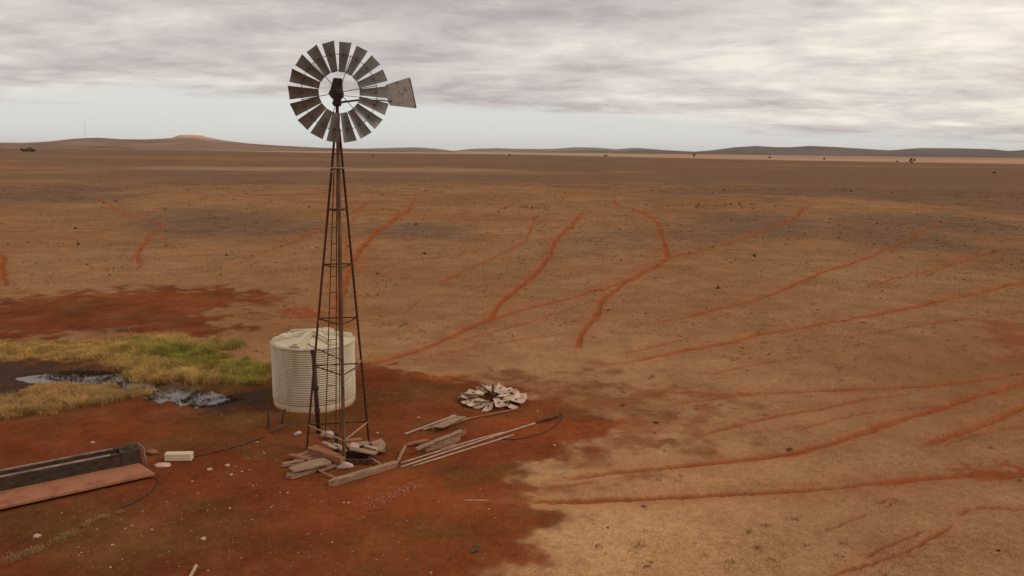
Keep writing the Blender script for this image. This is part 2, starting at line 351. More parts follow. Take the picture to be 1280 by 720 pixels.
def masks(X, Y):
    r = np.hypot(X, Y); XW, YW = warp(X, Y)
    fine = fbm(X*1.3, Y*1.3, 4, 21)
    def area(name, soft):
        return sst(-soft, soft, inside_sd(WP[name], XW, YW)+soft*1.5*fine)
    soil = np.maximum(np.maximum(area('soil_near', .75), .60*area('soil_soft', 3.0)), np.maximum(area('pond', .6), .92*area('soil_band', 2.4)))
    wet = area('wet', .55); pond_ = area('pond', .8)
    orange = np.zeros_like(X); olive = np.zeros_like(X)
    olive = np.maximum(olive, .85*pond_*(YW > 24))
    for p in ORANGE: orange = np.maximum(orange, p[4]*blob(XW, YW, *p[:4]))
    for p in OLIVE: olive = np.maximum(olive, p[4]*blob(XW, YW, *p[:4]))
    for p in ORANGE:
        if p[0] > 1000 or (p[0], p[1]) in ((548, 474), (380, 392), (820, 553), (425, 400)): soil = np.maximum(soil, p[4]*.95*sst(.25, .8, blob(XW, YW, *p[:4])+.25*fine))
    for p in ((730, 505, 230, 50, .36), (1210, 450, 190, 60, .34), (560, 452, 130, 20, .34), (300, 420, 120, 30, .3), (1130, 610, 170, 22, .22)): soil = np.maximum(soil, p[4]*blob(XW, YW, *p[:4]))
    olive = np.maximum(olive, .6*sst(.0, .45, fbm(XW*.45, YW*.6, 4, 151))); orange = orange*(1-.6*sst(-.1, .4, fbm(XW*.8, YW*.9, 4, 153)))
    track = np.zeros_like(X); wob = fbm(X*.5, Y*.5, 4, 31); brk = fbm(X*.22, Y*.22, 4, 33)
    for P, w, s in TR:
        lo = P.min(0)-4; hi = P.max(0)+4
        m = np.where((X > lo[0]) & (X < hi[0]) & (Y > lo[1]) & (Y < hi[1]))[0]
        if len(m) == 0: continue
        x = X[m]; y = Y[m]; d = np.full(x.shape, 1e9)
        nk = np.clip((np.hypot(x, y)-25)/50, .12, 1); x = x+.25*nk*fbm(x*.9, y*.9, 3, 41)+.03*fbm(x*5, y*5, 2, 43); y = y+.6*nk*fbm(x*.4, y*.4, 3, 42)+.05*fbm(x*4, y*4, 2, 44)
        for k in range(len(P)-1):
            a = P[k]; e = P[k+1]-a; t = np.clip(((x-a[0])*e[0]+(y-a[1])*e[1])/(e@e+1e-9), 0, 1)
            d = np.minimum(d, (x-a[0]-t*e[0])**2+(y-a[1]-t*e[1])**2)
        d = np.sqrt(d); ww = w*(1+.75*wob[m])*np.interp(np.hypot(x, y), [14, 45, 90], [.36, .50, .60])
        core = (1-sst(ww*.5, ww*1.0, d))*np.clip(s*(1.35+.4*brk[m]), 0, 1)
        halo = .30*s*np.exp(-(d/(w*1.5))**2)
        # pads fade out at both ends
        e0 = np.hypot(x-P[0][0], y-P[0][1]); e1 = np.hypot(x-P[-1][0], y-P[-1][1]); L = np.hypot(*(P[0]-P[-1]))
        fade = sst(0, .09*L, e0)*.85+.15 if w not in (.48, .46, .50) else 1.0
        fade = fade*(sst(0, .12*L, e1)*.6+.4) if w not in (.42,) or s == .75 and False else fade
        track[m] = np.maximum(track[m], np.maximum(core, halo)*fade)
    az = np.degrees(np.arctan2(X, Y))
    far = sst(50, 240, r)
    gn = fbm(X*.018, Y*.012, 5, 51); gn2 = fbm(X*.06, Y*.05, 4, 55)
    grey = np.clip(sst(-.25, .35, gn+.35*gn2+.75*far-.28+.12*sst(5, 25, az))*sst(38, 85, r), 0, 1)
    grey = grey*(1-.55*sst(.1, .5, fbm(X*.006, Y*.02, 4, 57)))
    farg = sst(140, 700, r+60*gn); grey = np.maximum(grey, farg*(.70+.30*sst(-.3, .2, fbm(X*.002, Y*.006, 4, 59))))
    gb_ = np.zeros_like(X)
    for p in GREY: gb_ = np.maximum(gb_, p[4]*blob(X, Y, *p[:4]))
    grey = np.maximum(grey, sst(.15, .75, gb_+.55*fbm(X*.09, Y*.05, 5, 81)))
    streak = sst(.02, .38, fbm(X*.0035+5, Y*.014, 5, 61))*sst(110, 180, r)*(1-sst(500, 1000, r)); grey = grey*(1-.8*streak)
    # pale dry flats before the hills
    edge = np.interp(az, [-60, -33, -20, -14, -5, 0, 10, 20, 35, 60], [2600, 2600, 2400, 1700, 1900, 1900, 1250, 1050, 1000, 1000])
    pale = sst(edge*.92, edge*1.12, r*(1+.07*fbm(X*.0012, Y*.002, 3, 63)))*(.85-.3*sst(.05, .3, fbm(X*.0009, Y*.0014, 3, 65)))
    pale = pale*np.interp(az, [-60, -33, -22, -18, 60], [.12, .12, .35, 1, 1])
    pale = np.maximum(pale, .45*np.exp(-((r-330-25*gn2*1)/26)**2)*sst(-30, -22, az)*(1-sst(-4, 3, az)))
    tan = (1-sst(16, 40, r-6*fine))*sst(-.35, .2, .5+.6*fbm(X*.12, Y*.12, 4, 71))
    tan = np.clip(tan*(1-soil)*(1-.75*sst(8, 27, az)), 0, 1)
    soil = np.clip(soil+.10*sst(.1, .6, fbm(X*.16, Y*.2, 4, 77))*(1-sst(60, 120, r)), 0, 1)
    gr = np.maximum(area('lush', .3), area('gold', .3))
    return dict(soil=soil, track=track, wet=wet*(1-.6*gr), pale=pale, grey=grey, orange=orange, olive=olive, tan=tan, grass=gr)
def height(X, Y, mk=None):
    r = np.hypot(X, Y)
    z = .045*fbm(X*.25, Y*.25, 3, 91)*np.clip(r/20, 0, 1)*(1-sst(200, 400, r))+.010*fbm(X*3, Y*3, 2, 93)*(1-sst(25, 60, r))
    sd = inside_sd(WP['water'], X, Y)
    pond = sst(-.62, .35, sd-.12+.55*fbm(X*.8, Y*.8, 3, 99)+.12*fbm(X*3, Y*3, 2, 98))
    z = z*(1-pond)+pond*(-.082+.052*fbm(X*3.0, Y*1.7, 2, 95)+.02*fbm(X*.8, Y*.8, 2, 97))
    if mk is not None: z = z-.075*np.clip(mk['track']*1.3-.2, 0, 1)*(1-sst(60, 140, r))
    return z
def gz(x, y): return float(height(np.array([x*1.0]), np.array([y*1.0]))[0])
def build_ground():
    azd = np.concatenate([np.linspace(-180, -40, 60, endpoint=False), np.linspace(-40, 40, 960, endpoint=False), np.linspace(40, 180, 60, endpoint=False)])
    azd = np.radians(azd)
    dep = np.concatenate([np.linspace(80, 33, 18, endpoint=False), np.linspace(33, .9, 540, endpoint=False)])
    rr = np.concatenate([CAMH/np.tan(np.radians(dep)), np.geomspace(CAMH/math.tan(R(.9)), 16000, 110)])
    na, nr = len(azd), len(rr)
    RR, AA = np.meshgrid(rr, azd, indexing='ij'); X = (RR*np.sin(AA)).ravel(); Y = (RR*np.cos(AA)).ravel()
    mk = masks(X, Y); Z = height(X, Y, mk)
    V = np.stack([X, Y, Z], 1); V = np.vstack([V, [[0, 0, 0]]])
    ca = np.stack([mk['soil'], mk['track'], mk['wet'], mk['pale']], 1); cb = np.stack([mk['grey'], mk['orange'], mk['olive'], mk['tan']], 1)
    ca = np.vstack([ca, ca[:1]]); cb = np.vstack([cb, cb[:1]])
    i = np.arange(nr-1)[:, None]*na; j = np.arange(na)[None, :]; j2 = (j+1) % na
    q = np.stack([i+j, i+na+j, i+na+j2, i+j2], -1).reshape(-1, 4)
    # orientation: normals up
    q = q[:, ::-1]
    tm = mk['track'][q].mean(1) > .42
    def sub(name, Q):
        u, inv = np.unique(Q.ravel(), return_inverse=True)
        o = nmesh(name, V[u], inv, 4, MT['ground']); cattr(o.data, 'ma', ca[u]); cattr(o.data, 'mb', cb[u])
        o.data.polygons.foreach_set('use_smooth', np.ones(len(Q), bool)); tag(o, kind='structure'); return o
    g = sub('ground', q[~tm]); p = sub('path', q[tm])
    if g.data.polygons[0].normal.z < 0:
        for o in (g, p): o.data.flip_normals()
    # cap under the camera
    cap = new_obj('ground_cap', [tuple(v) for v in V[:na]]+[(0, 0, float(V[:na, 2].mean()))], [(k, (k+1) % na, na) for k in range(na)], MT['ground'])
    cap.name = 'ground'; tag(cap, kind='structure')
    wp = WP['water']; wp = np.array(G([(10,452),(190,452),(372,486),(345,517),(190,520),(10,500)])); n = len(wp)
    wo = new_obj('water', [(p[0], p[1], -.045) for p in wp], [tuple(range(n))], MT['water']); tag(wo, kind='structure')
    if wo.data.polygons[0].normal.z < 0: wo.data.flip_normals()
build_ground()
# ------------------------------------------------------------------ hills
def hill_mat(name, c1, c2, c3, sc):
    m, nt, b = mat(name); n = noise(nt, sc, 8, .62); n2 = noise(nt, sc*.22, 3, .5)
    c = ramp(nt, n, [(.3, c1), (.7, c2)]); f = math_(nt, 'MULTIPLY', math_(nt, 'SUBTRACT', n2, .5, True), 3, True)
    at_ = nd(nt, 'ShaderNodeAttribute', attribute_name='crest'); s = nd(nt, 'ShaderNodeSeparateColor'); lk(nt, at_.outputs['Color'], s.inputs[0])
    c = mix(nt, f, c, c3); c = mix(nt, s.outputs[0], c, (.66, .44, .29))
    lk(nt, c, b.inputs['Base Color']); b.inputs['Roughness'].default_value = 1; b.inputs['Specular IOR Level'].default_value = .05; return m
def hills(prof, r0, rc, r1, mt, seed, crest=None):
    px = [p[0] for p in prof]; xs = np.linspace(px[0], px[-1], int((px[-1]-px[0])/2.0)); ys = np.interp(xs, px, [p[1] for p in prof])
    k = np.array([.25, .5, .25])
    for _ in range(3): ys[1:-1] = np.convolve(ys, k, 'valid')
    dirs = np.array([ray(x, y) for x, y in zip(xs, ys)]); hd = np.hypot(dirs[:, 0], dirs[:, 1]); az = np.arctan2(dirs[:, 0], dirs[:, 1])
    el = dirs[:, 2]/hd; nr = 26; V = []; C = []
    us = np.linspace(0, 1, nr)
    for u in us:
        r = r0+(r1-r0)*u; uc = (rc-r0)/(r1-r0)
        t = u/uc if u < uc else (1-u)/(1-uc)
        sh = max(t, 0); sh = sh*sh*(3-2*sh)
        X = r*np.sin(az); Y = r*np.cos(az); top = np.maximum(CAMH+el*rc, .5)
        n = fbm(X*3.2/rc*6, Y*3.2/rc*6, 5, seed)
        z = -3+(top+3)*np.clip(sh*(1+.35*n*(1-sh)*2), 0, 1.0 if u < uc else .98)
        V.append(np.stack([X, Y, z], 1))
        cc = np.zeros((len(xs), 4))
        if crest: cc[:, 0] = np.exp(-((xs-crest[0])/crest[1])**2)*.95*sst(.55, .95, np.full(len(xs), sh)+.25*n)
        C.append(cc)
    V = np.vstack(V); n = len(xs); i = np.arange(nr-1)[:, None]*n; j = np.arange(n-1)[None, :]
    q = np.stack([i+j, i+j+1, i+n+j+1, i+n+j], -1).reshape(-1)
    o = nmesh('hills', V, q, 4, mt); cattr(o.data, 'crest', np.vstack(C)); tag(o, kind='structure')
    o.data.polygons.foreach_set('use_smooth', np.ones(len(o.data.polygons), bool))
    if np.mean([p.normal.z for p in o.data.polygons][:50]) < 0: o.data.flip_normals()
HM1 = hill_mat('near_hill_scrub', (.11, .062, .042), (.26, .155, .105), (.36, .22, .14), .010)
HM2 = hill_mat('right_range_scrub', (.075, .047, .038), (.14, .088, .068), (.19, .12, .088), .006)
HM3 = hill_mat('far_range_scrub', (.12, .087, .078), (.20, .145, .125), (.33, .24, .195), .004)
hills([(-160,181),(-60,179),(0,178),(30,178.5),(60,177),(90,173.6),(107,172.6),(125,172.2),(150,174),(180,174.3),(205,173.2),(217,172),(223,168.8),(240,168.2),(250,168.8),(262,172),(280,175.6),(310,179.3),(350,182),(400,184.6),(460,186.2),(520,187.5),(570,189.5)], 2700, 3700, 4700, HM1, 5, crest=(242, 26))
hills([(430,186.5),(480,185),(520,184),(545,185.7),(566,188.6),(590,186),(620,185.2),(645,186),(690,186.2),(720,184),(745,184.5),(770,186.6),(790,184.8),(802,185),(830,187.5),(880,190),(930,192)], 8500, 10500, 12500, HM3, 9)
hills([(760,191.5),(780,188.5),(800,187),(830,187.6),(866,189.6),(890,187.8),(920,184),(945,182.4),(970,184),(990,184),(1010,182.4),(1040,183.5),(1080,186),(1112,188),(1150,185),(1200,185.4),(1240,186.5),(1262,188.8),(1285,187),(1350,186),(1420,190)], 5200, 7000, 8800, HM2, 13)
hills([(600,191),(640,189.8),(690,189.2),(730,187.6),(780,188.8),(830,190.5)], 6200, 7000, 7800, HM2, 15)
# ------------------------------------------------------------------ grass (stuff)
def rnd_in(poly, n, z=None):
    P = WP[poly]; lo = P.min(0); hi = P.max(0); out = []
    pts = rng.random((n*6, 2))*(hi-lo)+lo
    sd = inside_sd(P, *warp(pts[:, 0], pts[:, 1])); pts = pts[sd > -.05]; return pts[:n]
def blades(name, P, h, w, tint, m, root=None, lean=.5, tuft=None):
    n = len(P); th = rng.random(n)*6.283; ph = rng.random(n)*6.283
    Z = height(P[:, 0], P[:, 1])-.01
    if tuft is not None:
        tp_ = rng.random(tuft.max()+1)*6.283; ph = tp_[tuft]+rng.normal(0, .7, n)
    ln = h*lean*(rng.random(n)*.9+.1)
    b = np.stack([P[:, 0], P[:, 1], Z], 1); sx = np.stack([np.cos(th), np.sin(th), 0*th], 1)*w[:, None]/2
    ld = np.stack([np.cos(ph), np.sin(ph), 0*ph], 1)*ln[:, None]
    mid = b+ld*.35; mid[:, 2] += h*.6
    tip = b+ld; tip[:, 2] += h*(1-.25*lean)
    V = np.stack([b-sx, b+sx, mid+sx*.7, mid-sx*.7, tip], 1).reshape(-1, 3)
    k = np.arange(n)[:, None]*5
    tri = np.concatenate([k+np.array([0, 1, 2]), k+np.array([0, 2, 3]), k+np.array([3, 2, 4])], 1).reshape(-1)
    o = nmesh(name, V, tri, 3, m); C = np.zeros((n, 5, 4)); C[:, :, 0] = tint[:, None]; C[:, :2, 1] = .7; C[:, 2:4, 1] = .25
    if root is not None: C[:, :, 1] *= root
    cattr(o.data, 'tint', C.reshape(-1, 4)); tag(o, kind='stuff'); return o
def tuft_points(poly, nt, per, rad):
    c = rnd_in(poly, nt); k = rng.integers(0, len(c), len(c)*per)
    return c[k]+rng.normal(0, rad, (len(k), 2)), k
# tall grass on the far bank of the puddle
P, k = tuft_points('lush', 1500, 52, .105)
px = np.array([proj((p[0], p[1], 0)) for p in P])
g = np.exp(-((px[:, 0]-245)/85)**2-((px[:, 1]-(444+.16*(px[:, 0]-200)))/11)**2)*1.15+.55*np.exp(-((px[:, 0]-310)/30)**2)+.28*sst(-.1, .4, fbm(P[:, 0]*.5, P[:, 1]*.5, 3, 101))
g = np.clip(g+.5*(rng.random(len(c_ := np.zeros(k.max()+1)))[k]-.5), 0, 1)
hb = .78*(.16+.30*np.exp(-((px[:, 0]-250)/110)**2))*(.5+.8*rng.random(len(P)))*(.6+.8*rng.random(k.max()+1)[k])*(.95+.7*fbm(P[:, 0]*1.1, P[:, 1]*1.1, 3, 103))
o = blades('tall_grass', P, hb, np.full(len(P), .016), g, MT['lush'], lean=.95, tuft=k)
tag(o, 'tall yellow and green grass along the far bank of the puddle', 'grass')
P, k = tuft_points('gold', 900, 50, .10); px = np.array([proj((p[0], p[1], 0)) for p in P])
g = np.clip(.06+.5*np.exp(-((px[:, 0]-165)/22)**2)+.3*(rng.random(k.max()+1)[k]-.6), 0, 1)
o = blades('golden_grass', P, (.10+.16*rng.random(len(P)))*(.7+.6*rng.random(k.max()+1)[k]), np.full(len(P), .015), g, MT['gold'], lean=1.0, tuft=k)
tag(o, 'low golden dry grass on the near bank of the puddle', 'grass')
P, k = tuft_points('water', 2300, 7, .03)
o = blades('reeds', P, .04+.08*rng.random(len(P)), np.full(len(P), .010), rng.random(len(P)), MT['reed'], lean=1.0)
tag(o, 'dark broken reeds and mud tufts standing in the shallow puddle', 'reeds')
# short dry stubble over the plain in front
n = 420000; u = rng.random(n); rad = np.sqrt(12.0**2+u*(48.0**2-12.0**2)); rad = 12+44*rng.random(n)**1.35; az = R(-34)+R(70)*rng.random(n)
P = np.stack([rad*np.sin(az), rad*np.cos(az)], 1); mk = masks(P[:, 0], P[:, 1])
keep = (1-mk['soil'])*(1-.82*mk['track'])*(1-mk['wet'])*(.35+.65*sst(-.2, .35, fbm(P[:, 0]*.6, P[:, 1]*.6, 4, 111)))
keep = np.where(mk['soil'] > .5, .05*mk['olive']+.012, keep)
P = P[rng.random(n) < keep]; r = np.hypot(P[:, 0], P[:, 1])
hh = (.02+.045*rng.random(len(P)))*(1+.6*sst(.1, .5, fbm(P[:, 0]*.8, P[:, 1]*.8, 3, 113)))
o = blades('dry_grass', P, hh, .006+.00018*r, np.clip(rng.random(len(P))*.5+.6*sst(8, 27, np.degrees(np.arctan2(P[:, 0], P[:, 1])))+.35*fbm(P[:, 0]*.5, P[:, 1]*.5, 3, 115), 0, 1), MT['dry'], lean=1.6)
tag(o, 'short dry tan stubble grass covering the plain', 'grass')
nt_ = 2600; rad = 12.5+34*rng.random(nt_)**1.3; az = R(-35)+R(71)*rng.random(nt_); c = np.stack([rad*np.sin(az), rad*np.cos(az)], 1); mk = masks(c[:, 0], c[:, 1])
c = c[rng.random(nt_) < (1-mk['soil'])*(1-mk['track'])*(1-mk['wet'])*sst(-.1, .4, fbm(c[:, 0]*.3, c[:, 1]*.3, 3, 141))]
k = rng.integers(0, len(c), len(c)*22); P = c[k]+rng.normal(0, .05, (len(k), 2)); sz = rng.random(len(c))
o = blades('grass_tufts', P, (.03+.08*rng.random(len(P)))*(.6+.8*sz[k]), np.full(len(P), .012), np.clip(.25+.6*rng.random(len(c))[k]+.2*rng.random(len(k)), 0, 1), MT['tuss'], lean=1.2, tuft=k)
tag(o, 'low brown clumps of dead grass standing in the tan stubble', 'grass')
# scattered tussocks further out
n = 330000; rad = 24+182*rng.random(n)**1.4; az = R(-36)+R(72)*rng.random(n); P = np.stack([rad*np.sin(az), rad*np.cos(az)], 1); mk = masks(P[:, 0], P[:, 1])
keep = (1-mk['soil'])*(1-mk['track'])*(1-mk['wet'])*sst(24, 62, rad)*sst(-.25, .45, fbm(P[:, 0]*.35, P[:, 1]*.35, 5, 131)); sel = rng.random(n) < keep
P = P[sel]; gg = mk['grey'][sel]; r = np.hypot(P[:, 0], P[:, 1])
o = blades('dry_tussocks', P, (.05+.09*rng.random(len(P)))*(.8+r/220), .012+.00042*r, np.clip(rng.random(len(P))*.8+.5*gg+.4*fbm(P[:, 0]*.2, P[:, 1]*.2, 3, 133), 0, 1), MT['tuss'], lean=1.3)
tag(o, 'scattered dry brown tussocks fading out over the middle of the plain', 'grass')
# dry grass wisps by the trough
L = np.array(crom([at(x, y)[:2] for x, y in ((12,699),(40,690),(70,676),(95,664),(112,652),(128,646),(150,640))], 8)); k = rng.integers(0, len(L), 4200); k = k[fbm(k*.31, k*0+3.0, 3, 121) > -.12][:1700]
P = L[k]+rng.normal(0, .055, (len(k), 2))*np.interp(k, [0, len(L)], [1.7, .5])[:, None]
o = blades('grass_strip', P, .03+.07*rng.random(len(k)), np.full(len(k), .010), rng.random(len(k)), MT['straw'], lean=2.0)
tag(o, 'thin strip of dry straw grass on red soil before the concrete slab', 'grass')
# ------------------------------------------------------------------ windmill
fl, fr_, ff = at(382, 561), at(463, 556), at(430.5, 584)
cen = (fl+fr_+ff)/3; cen[2] = 0
side = np.linalg.norm(fl-fr_)
TX, TY = cen[0], cen[1]
v = fr_-fl; rot = math.atan2(v[1], v[0]); rc = side/math.sqrt(3)
base = [cen+rc*np.array([math.cos(rot+a), math.sin(rot+a), 0]) for a in (R(210), R(330-0), R(90))]
# equilateral footprint: left, right, and the front corner towards the camera
base = [fl, fr_, ff]
axz = lambda py: float(at_y(proj((TX, TY, 5))[0], py, TY)[2])
ztop = axz(160)
LEAN = (at_y(421.8, 160, TY)[0]-TX)/ztop       # the tower leans a little to the right
def ax(z): return np.array([TX+LEAN*z, TY, z])
def legpt(i, z):
    b = base[i]; t = z/ztop; k = 1-t*(1-.09); q = cen+(b-cen)*k+np.array([LEAN*z, 0, 0]); q[2] = z; return q
wm = empty('windmill', (TX, TY, gz(TX, TY))); WO = (TX, TY, gz(TX, TY))
tag(wm, 'tall rusty windmill with many bladed wheel, tail vane and three legged lattice tower', 'windmill')
for i in range(3):
    d = base[i]-cen; d /= np.linalg.norm(d); t = np.array([-d[1], d[0], 0]); n1 = (-d+t)/math.sqrt(2); n2 = (-d-t)/math.sqrt(2)
    b0 = legpt(i, -.25)
    w = .062 if i == 2 else .058
    lg = MB(WO).angle_iron(b0, legpt(i, ztop), w, .012, n1, n2)
    if i == 2: lg.tube([legpt(2, -.2)-n1*.0+d*.0+(-d)*.03, legpt(2, ztop)+(-d)*.03], [.022, .016], 8)
    leg = lg.build('leg', 'legsteel' if i == 2 else 'rust', wm)
def foot(name, c, s, m, parent, org, seed, flat=.6, n=2):
    import bmesh
    bm = bmesh.new(); bmesh.ops.create_icosphere(bm, subdivisions=n, radius=1); r = random.Random(seed)
    k = [Vector((r.uniform(-1, 1), r.uniform(-1, 1), r.uniform(-1, 1))).normalized() for _ in range(7)]; kd = [r.uniform(.55, .9) for _ in k]
    for vv in bm.verts:
        p = vv.co.copy()
        for a, dd in zip(k, kd):
            q = p.dot(a)
            if q > dd: p -= a*(q-dd)
        vv.co = Vector((p.x*s[0], p.y*s[1], p.z*s[2]*1.0))
    me = bpy.data.meshes.new(name); bm.to_mesh(me); bm.free(); me.materials.append(MT[m])
    o = bpy.data.objects.new(name, me); COL.objects.link(o)
    o.location = Vector(c)-Vector(org) if parent else Vector(c)
    if parent: o.parent = parent
    o.rotation_euler.z = 6.28*r.random() if not parent else 0; return o
levels = [axz(y) for y in (536, 460, 400, 331.5, 262, 211, 192)]
for li, z in enumerate(levels):
    for a, b in ((0, 1), (1, 2), (2, 0)):
        p, q = legpt(a, z), legpt(b, z); th = .032 if li else .036
        MB(WO).bar(p, q, .010, th).build('cross_brace', 'pipe' if (li == 0 and 2 in (a, b)) else 'rust', wm)
# thin tie wires in the tower faces
for (a, b, z0, z1) in ((0, 2, levels[2], levels[1]), (2, 1, levels[1]-.25, levels[1]+.12), (1, 2, levels[3], levels[3]-.09), (0, 2, levels[3], levels[3]-.09)):
    MB(WO).tube([legpt(a, z0), legpt(b, z1)], .008, 5).build('tie_wire', 'pipe' if z0 < 4 else 'rust', wm)
# ladder up the rear face
lt0, lt1 = .36, .62
def ladpt(s, z):
    t = (.30 if s == 0 else .47)
    t = t+( .0 if z < 3 else (z-3)/ztop*(-.02 if s == 0 else .05)); p = legpt(0, z)*(1-t)+legpt(1, z)*t
    p = p+np.array([0, -.05, 0]); return p
ltop = axz(212)
lad = MB(WO).tube([ladpt(0, .25), ladpt(0, ltop)], .014, 6).build('ladder', 'rust', wm)
MB(WO).tube([ladpt(1, .25), ladpt(1, ltop)], .014, 6).build('rail', 'rust', lad)
nz = int((ltop-.3)/.42)
for k in range(nz):
    z = .5+k*.42
    MB(WO).tube([ladpt(0, z), ladpt(1, z)], .010, 5).build('rung', 'rust', lad)
pr = MB(WO).tube([ax(.2), ax(ztop)], .012, 6)
z0, z1 = axz(252), axz(233); pr.tube([ax(z0), ax((z0+z1)/2), ax(z1)], [.02, .045, .02], 8)
pr.build('pump_rod', 'rust', wm)
zp = levels[5]; pl = at_y(404, 211, TY-.18); pr_ = at_y(440, 211, TY-.18)
pf = MB(WO).bar((pl[0], TY-.22, zp+.03), (pr_[0], TY-.15, zp+.03), .12, .025)
pf.bar((ax(zp)[0]-.16, TY-.05, zp-.07), (ax(zp)[0]+.03, TY-.05, zp-.08), .05, .03); pf.build('platform', 'pale', wm)
# head
hubp = at_y(425, 115.5, TY-.42); hz = hubp[2]
WR = 61.7*mpp(hubp)
axd = np.array([-hubp[0], -hubp[1], 0]); axd /= np.linalg.norm(axd); a_ = R(-4); axd = np.array([axd[0]*math.cos(a_)-axd[1]*math.sin(a_), axd[0]*math.sin(a_)+axd[1]*math.cos(a_), 0])
e1 = np.array([-axd[1], axd[0], 0]); e2 = np.array([0, 0, 1.])            # e1: to the right as seen from the camera
if e1[0] < 0: e1 = -e1
MB(WO).tube([ax(ztop-.35), ax(hz-.18)], .040, 10).build('mast', 'head', wm)
s = mpp(hubp)
HX = proj(ax(hz))[0]-.4
def hp(px, py, off=0.0):           # point of the head in the plane of the mast, measured from the hub
    return ax(hz)+e1*((px-HX)*s*1.02)+e2*((115.5-py)*s*1.02)-axd*0+axd*off
gb = MB(WO); prof = [(411,116),(414,121),(418,123.5),(424,123.5),(428.5,119),(429,114),(427,111.5),(416,111.5),(412.5,113)]
gb.prism([hp(*p, -.16) for p in prof], axd, .34)
gb.lathe(ax(hz-.30), [(.09, 0), (.11, .06), (.10, .16), (.12, .2)], 14)
gbo = gb.build('gearbox', 'head', wm)
MB(WO).prism([hp(*p, -.13) for p in [(413,112.5),(417.6,97),(427.6,97.5),(428,112)]], axd, .28).build('hood', 'head', gbo)
whl = MB(WO)
hubc = ax(hz)+axd*.42+e1*((425.2-HX)*s)
whl.lathe(hubc-axd*.28, [(.035, 0), (.035, .2), (.07, .21), (.075, .33), (.05, .36)], 14, axis=axd)
whlo = whl.build('wheel', 'head', wm)
def wheel_parts(c, e1, e2, n, WR, org, parent, mblade, mrod, phase, nb=18, skip=(), pitch=27, jit=0, seed=3, bw=1.0, rin=.405):
    """blades, rods and rims round an axle at c; n points to the viewer"""
    rr = random.Random(seed)
    for k in range(nb):
        if k in skip: continue
        a = phase-2*math.pi*k/nb+rr.uniform(-1, 1)*.07*jit; rad = e1*math.sin(a)+e2*math.cos(a); tan = e1*math.cos(a)-e2*math.sin(a)
        pt = R(pitch)+rr.uniform(-1, 1)*R(24)*jit; lift = n*rr.uniform(0, .10)*jit+rad*rr.uniform(-.05, .05)*jit; cd = tan*math.cos(pt)+n*math.sin(pt); nn = -tan*math.sin(pt)+n*math.cos(pt)
        vs = []; nc = 6; nrad = 4
        for i in range(nrad):
            u = i/(nrad-1); r = WR*(rin+(1-rin)*u); w = WR*(.153+.157*u)*bw
            for j in range(nc):
                q = j/(nc-1)*2-1; vs.append(c+lift+rad*(r*(1-.002*q*q))+cd*(w/2*q)-nn*(.12*w*(1-q*q))+nn*.0)
        N = len(vs); vs += [p-nn*.006 for p in vs]; fs = []
        for i in range(nrad-1):
            for j in range(nc-1):
                x = i*nc+j; fs += [(x, x+1, x+nc+1, x+nc), (N+x+nc, N+x+nc+1, N+x+1, N+x)]
        ring = [j for j in range(nc)]+[i*nc+nc-1 for i in range(1, nrad)]+[(nrad-1)*nc+j for j in range(nc-2, -1, -1)]+[i*nc for i in range(nrad-2, 0, -1)]
        for q in range(len(ring)): x, y = ring[q], ring[(q+1) % len(ring)]; fs.append((y, x, N+x, N+y))
        b = MB(org).add(vs, fs).build('blade', mblade, parent)
        for p in b.data.polygons: p.use_smooth = False
        # bracket tying the blade to the outer rim
        rb = c+lift+rad*(WR*.755)
        MB(org).bar(rb-cd*.045+nn*.006, rb+cd*.045+nn*.006, .010, .026, upv=n).bar(rb-rad*.05+nn*.012, rb+rad*.012+nn*.016, .022, .02, upv=n).build('bracket', mrod, parent)
    for rf in (.44, .755):
        P = [c-n*.075+WR*rf*(e1*math.sin(t)+e2*math.cos(t)) for t in np.linspace(0, 2*math.pi, 55)]
        MB(org).tube(P, .0075, 5).build('rim', mrod, parent)
    for k in range(6):
        a = phase+R(10)+math.pi/3*k; d = e1*math.sin(a)+e2*math.cos(a)
        MB(org).tube([c+d*.05, c+d*WR*.78-n*.07], .009, 5).build('spoke', mrod, parent)
wheel_parts(hubc, e1, e2, axd, WR, WO, whlo, 'blade', 'rust', R(8.5), pitch=34)
# tail, furled beside the wheel
tdir = e1*math.cos(R(14))-axd*math.sin(R(14)); toff = -.22
def tp(px, py, dz=0):
    d = (px-HX)*s*1.03/math.cos(R(14)); return ax(hz)+tdir*d+axd*toff*1.0+e2*((115.5-py)*s*1.03)
tb = MB(WO).bar(tp(414, 127), tp(454, 120.5), .045, .055, taper=.8); tb.bar(tp(452, 120.8), tp(488, 122), .03, .03)
tb.bar(tp(428, 117), tp(480, 120), .012, .012)
tbo = tb.build('tail_boom', 'head', wm)
tn = np.cross(tdir, e2)
vn_ = MB(WO).prism([tp(*p) for p in ((478,104.5),(481,101.5),(510,91),(512,92.5),(519.5,128.5),(518,129.8),(485.5,127.3),(483,123))], tn, .006).build('tail_vane', 'vane', tbo)
MB(WO).bar(tp(511, 92), tp(519, 129.5), .012, .03, upv=tn).build('stiffener', 'head', vn_)
# concrete footing under the front leg, inlet pipe
o = foot('footing', legpt(2, .03), (.24, .20, .15), 'concrete', wm, WO, 5)
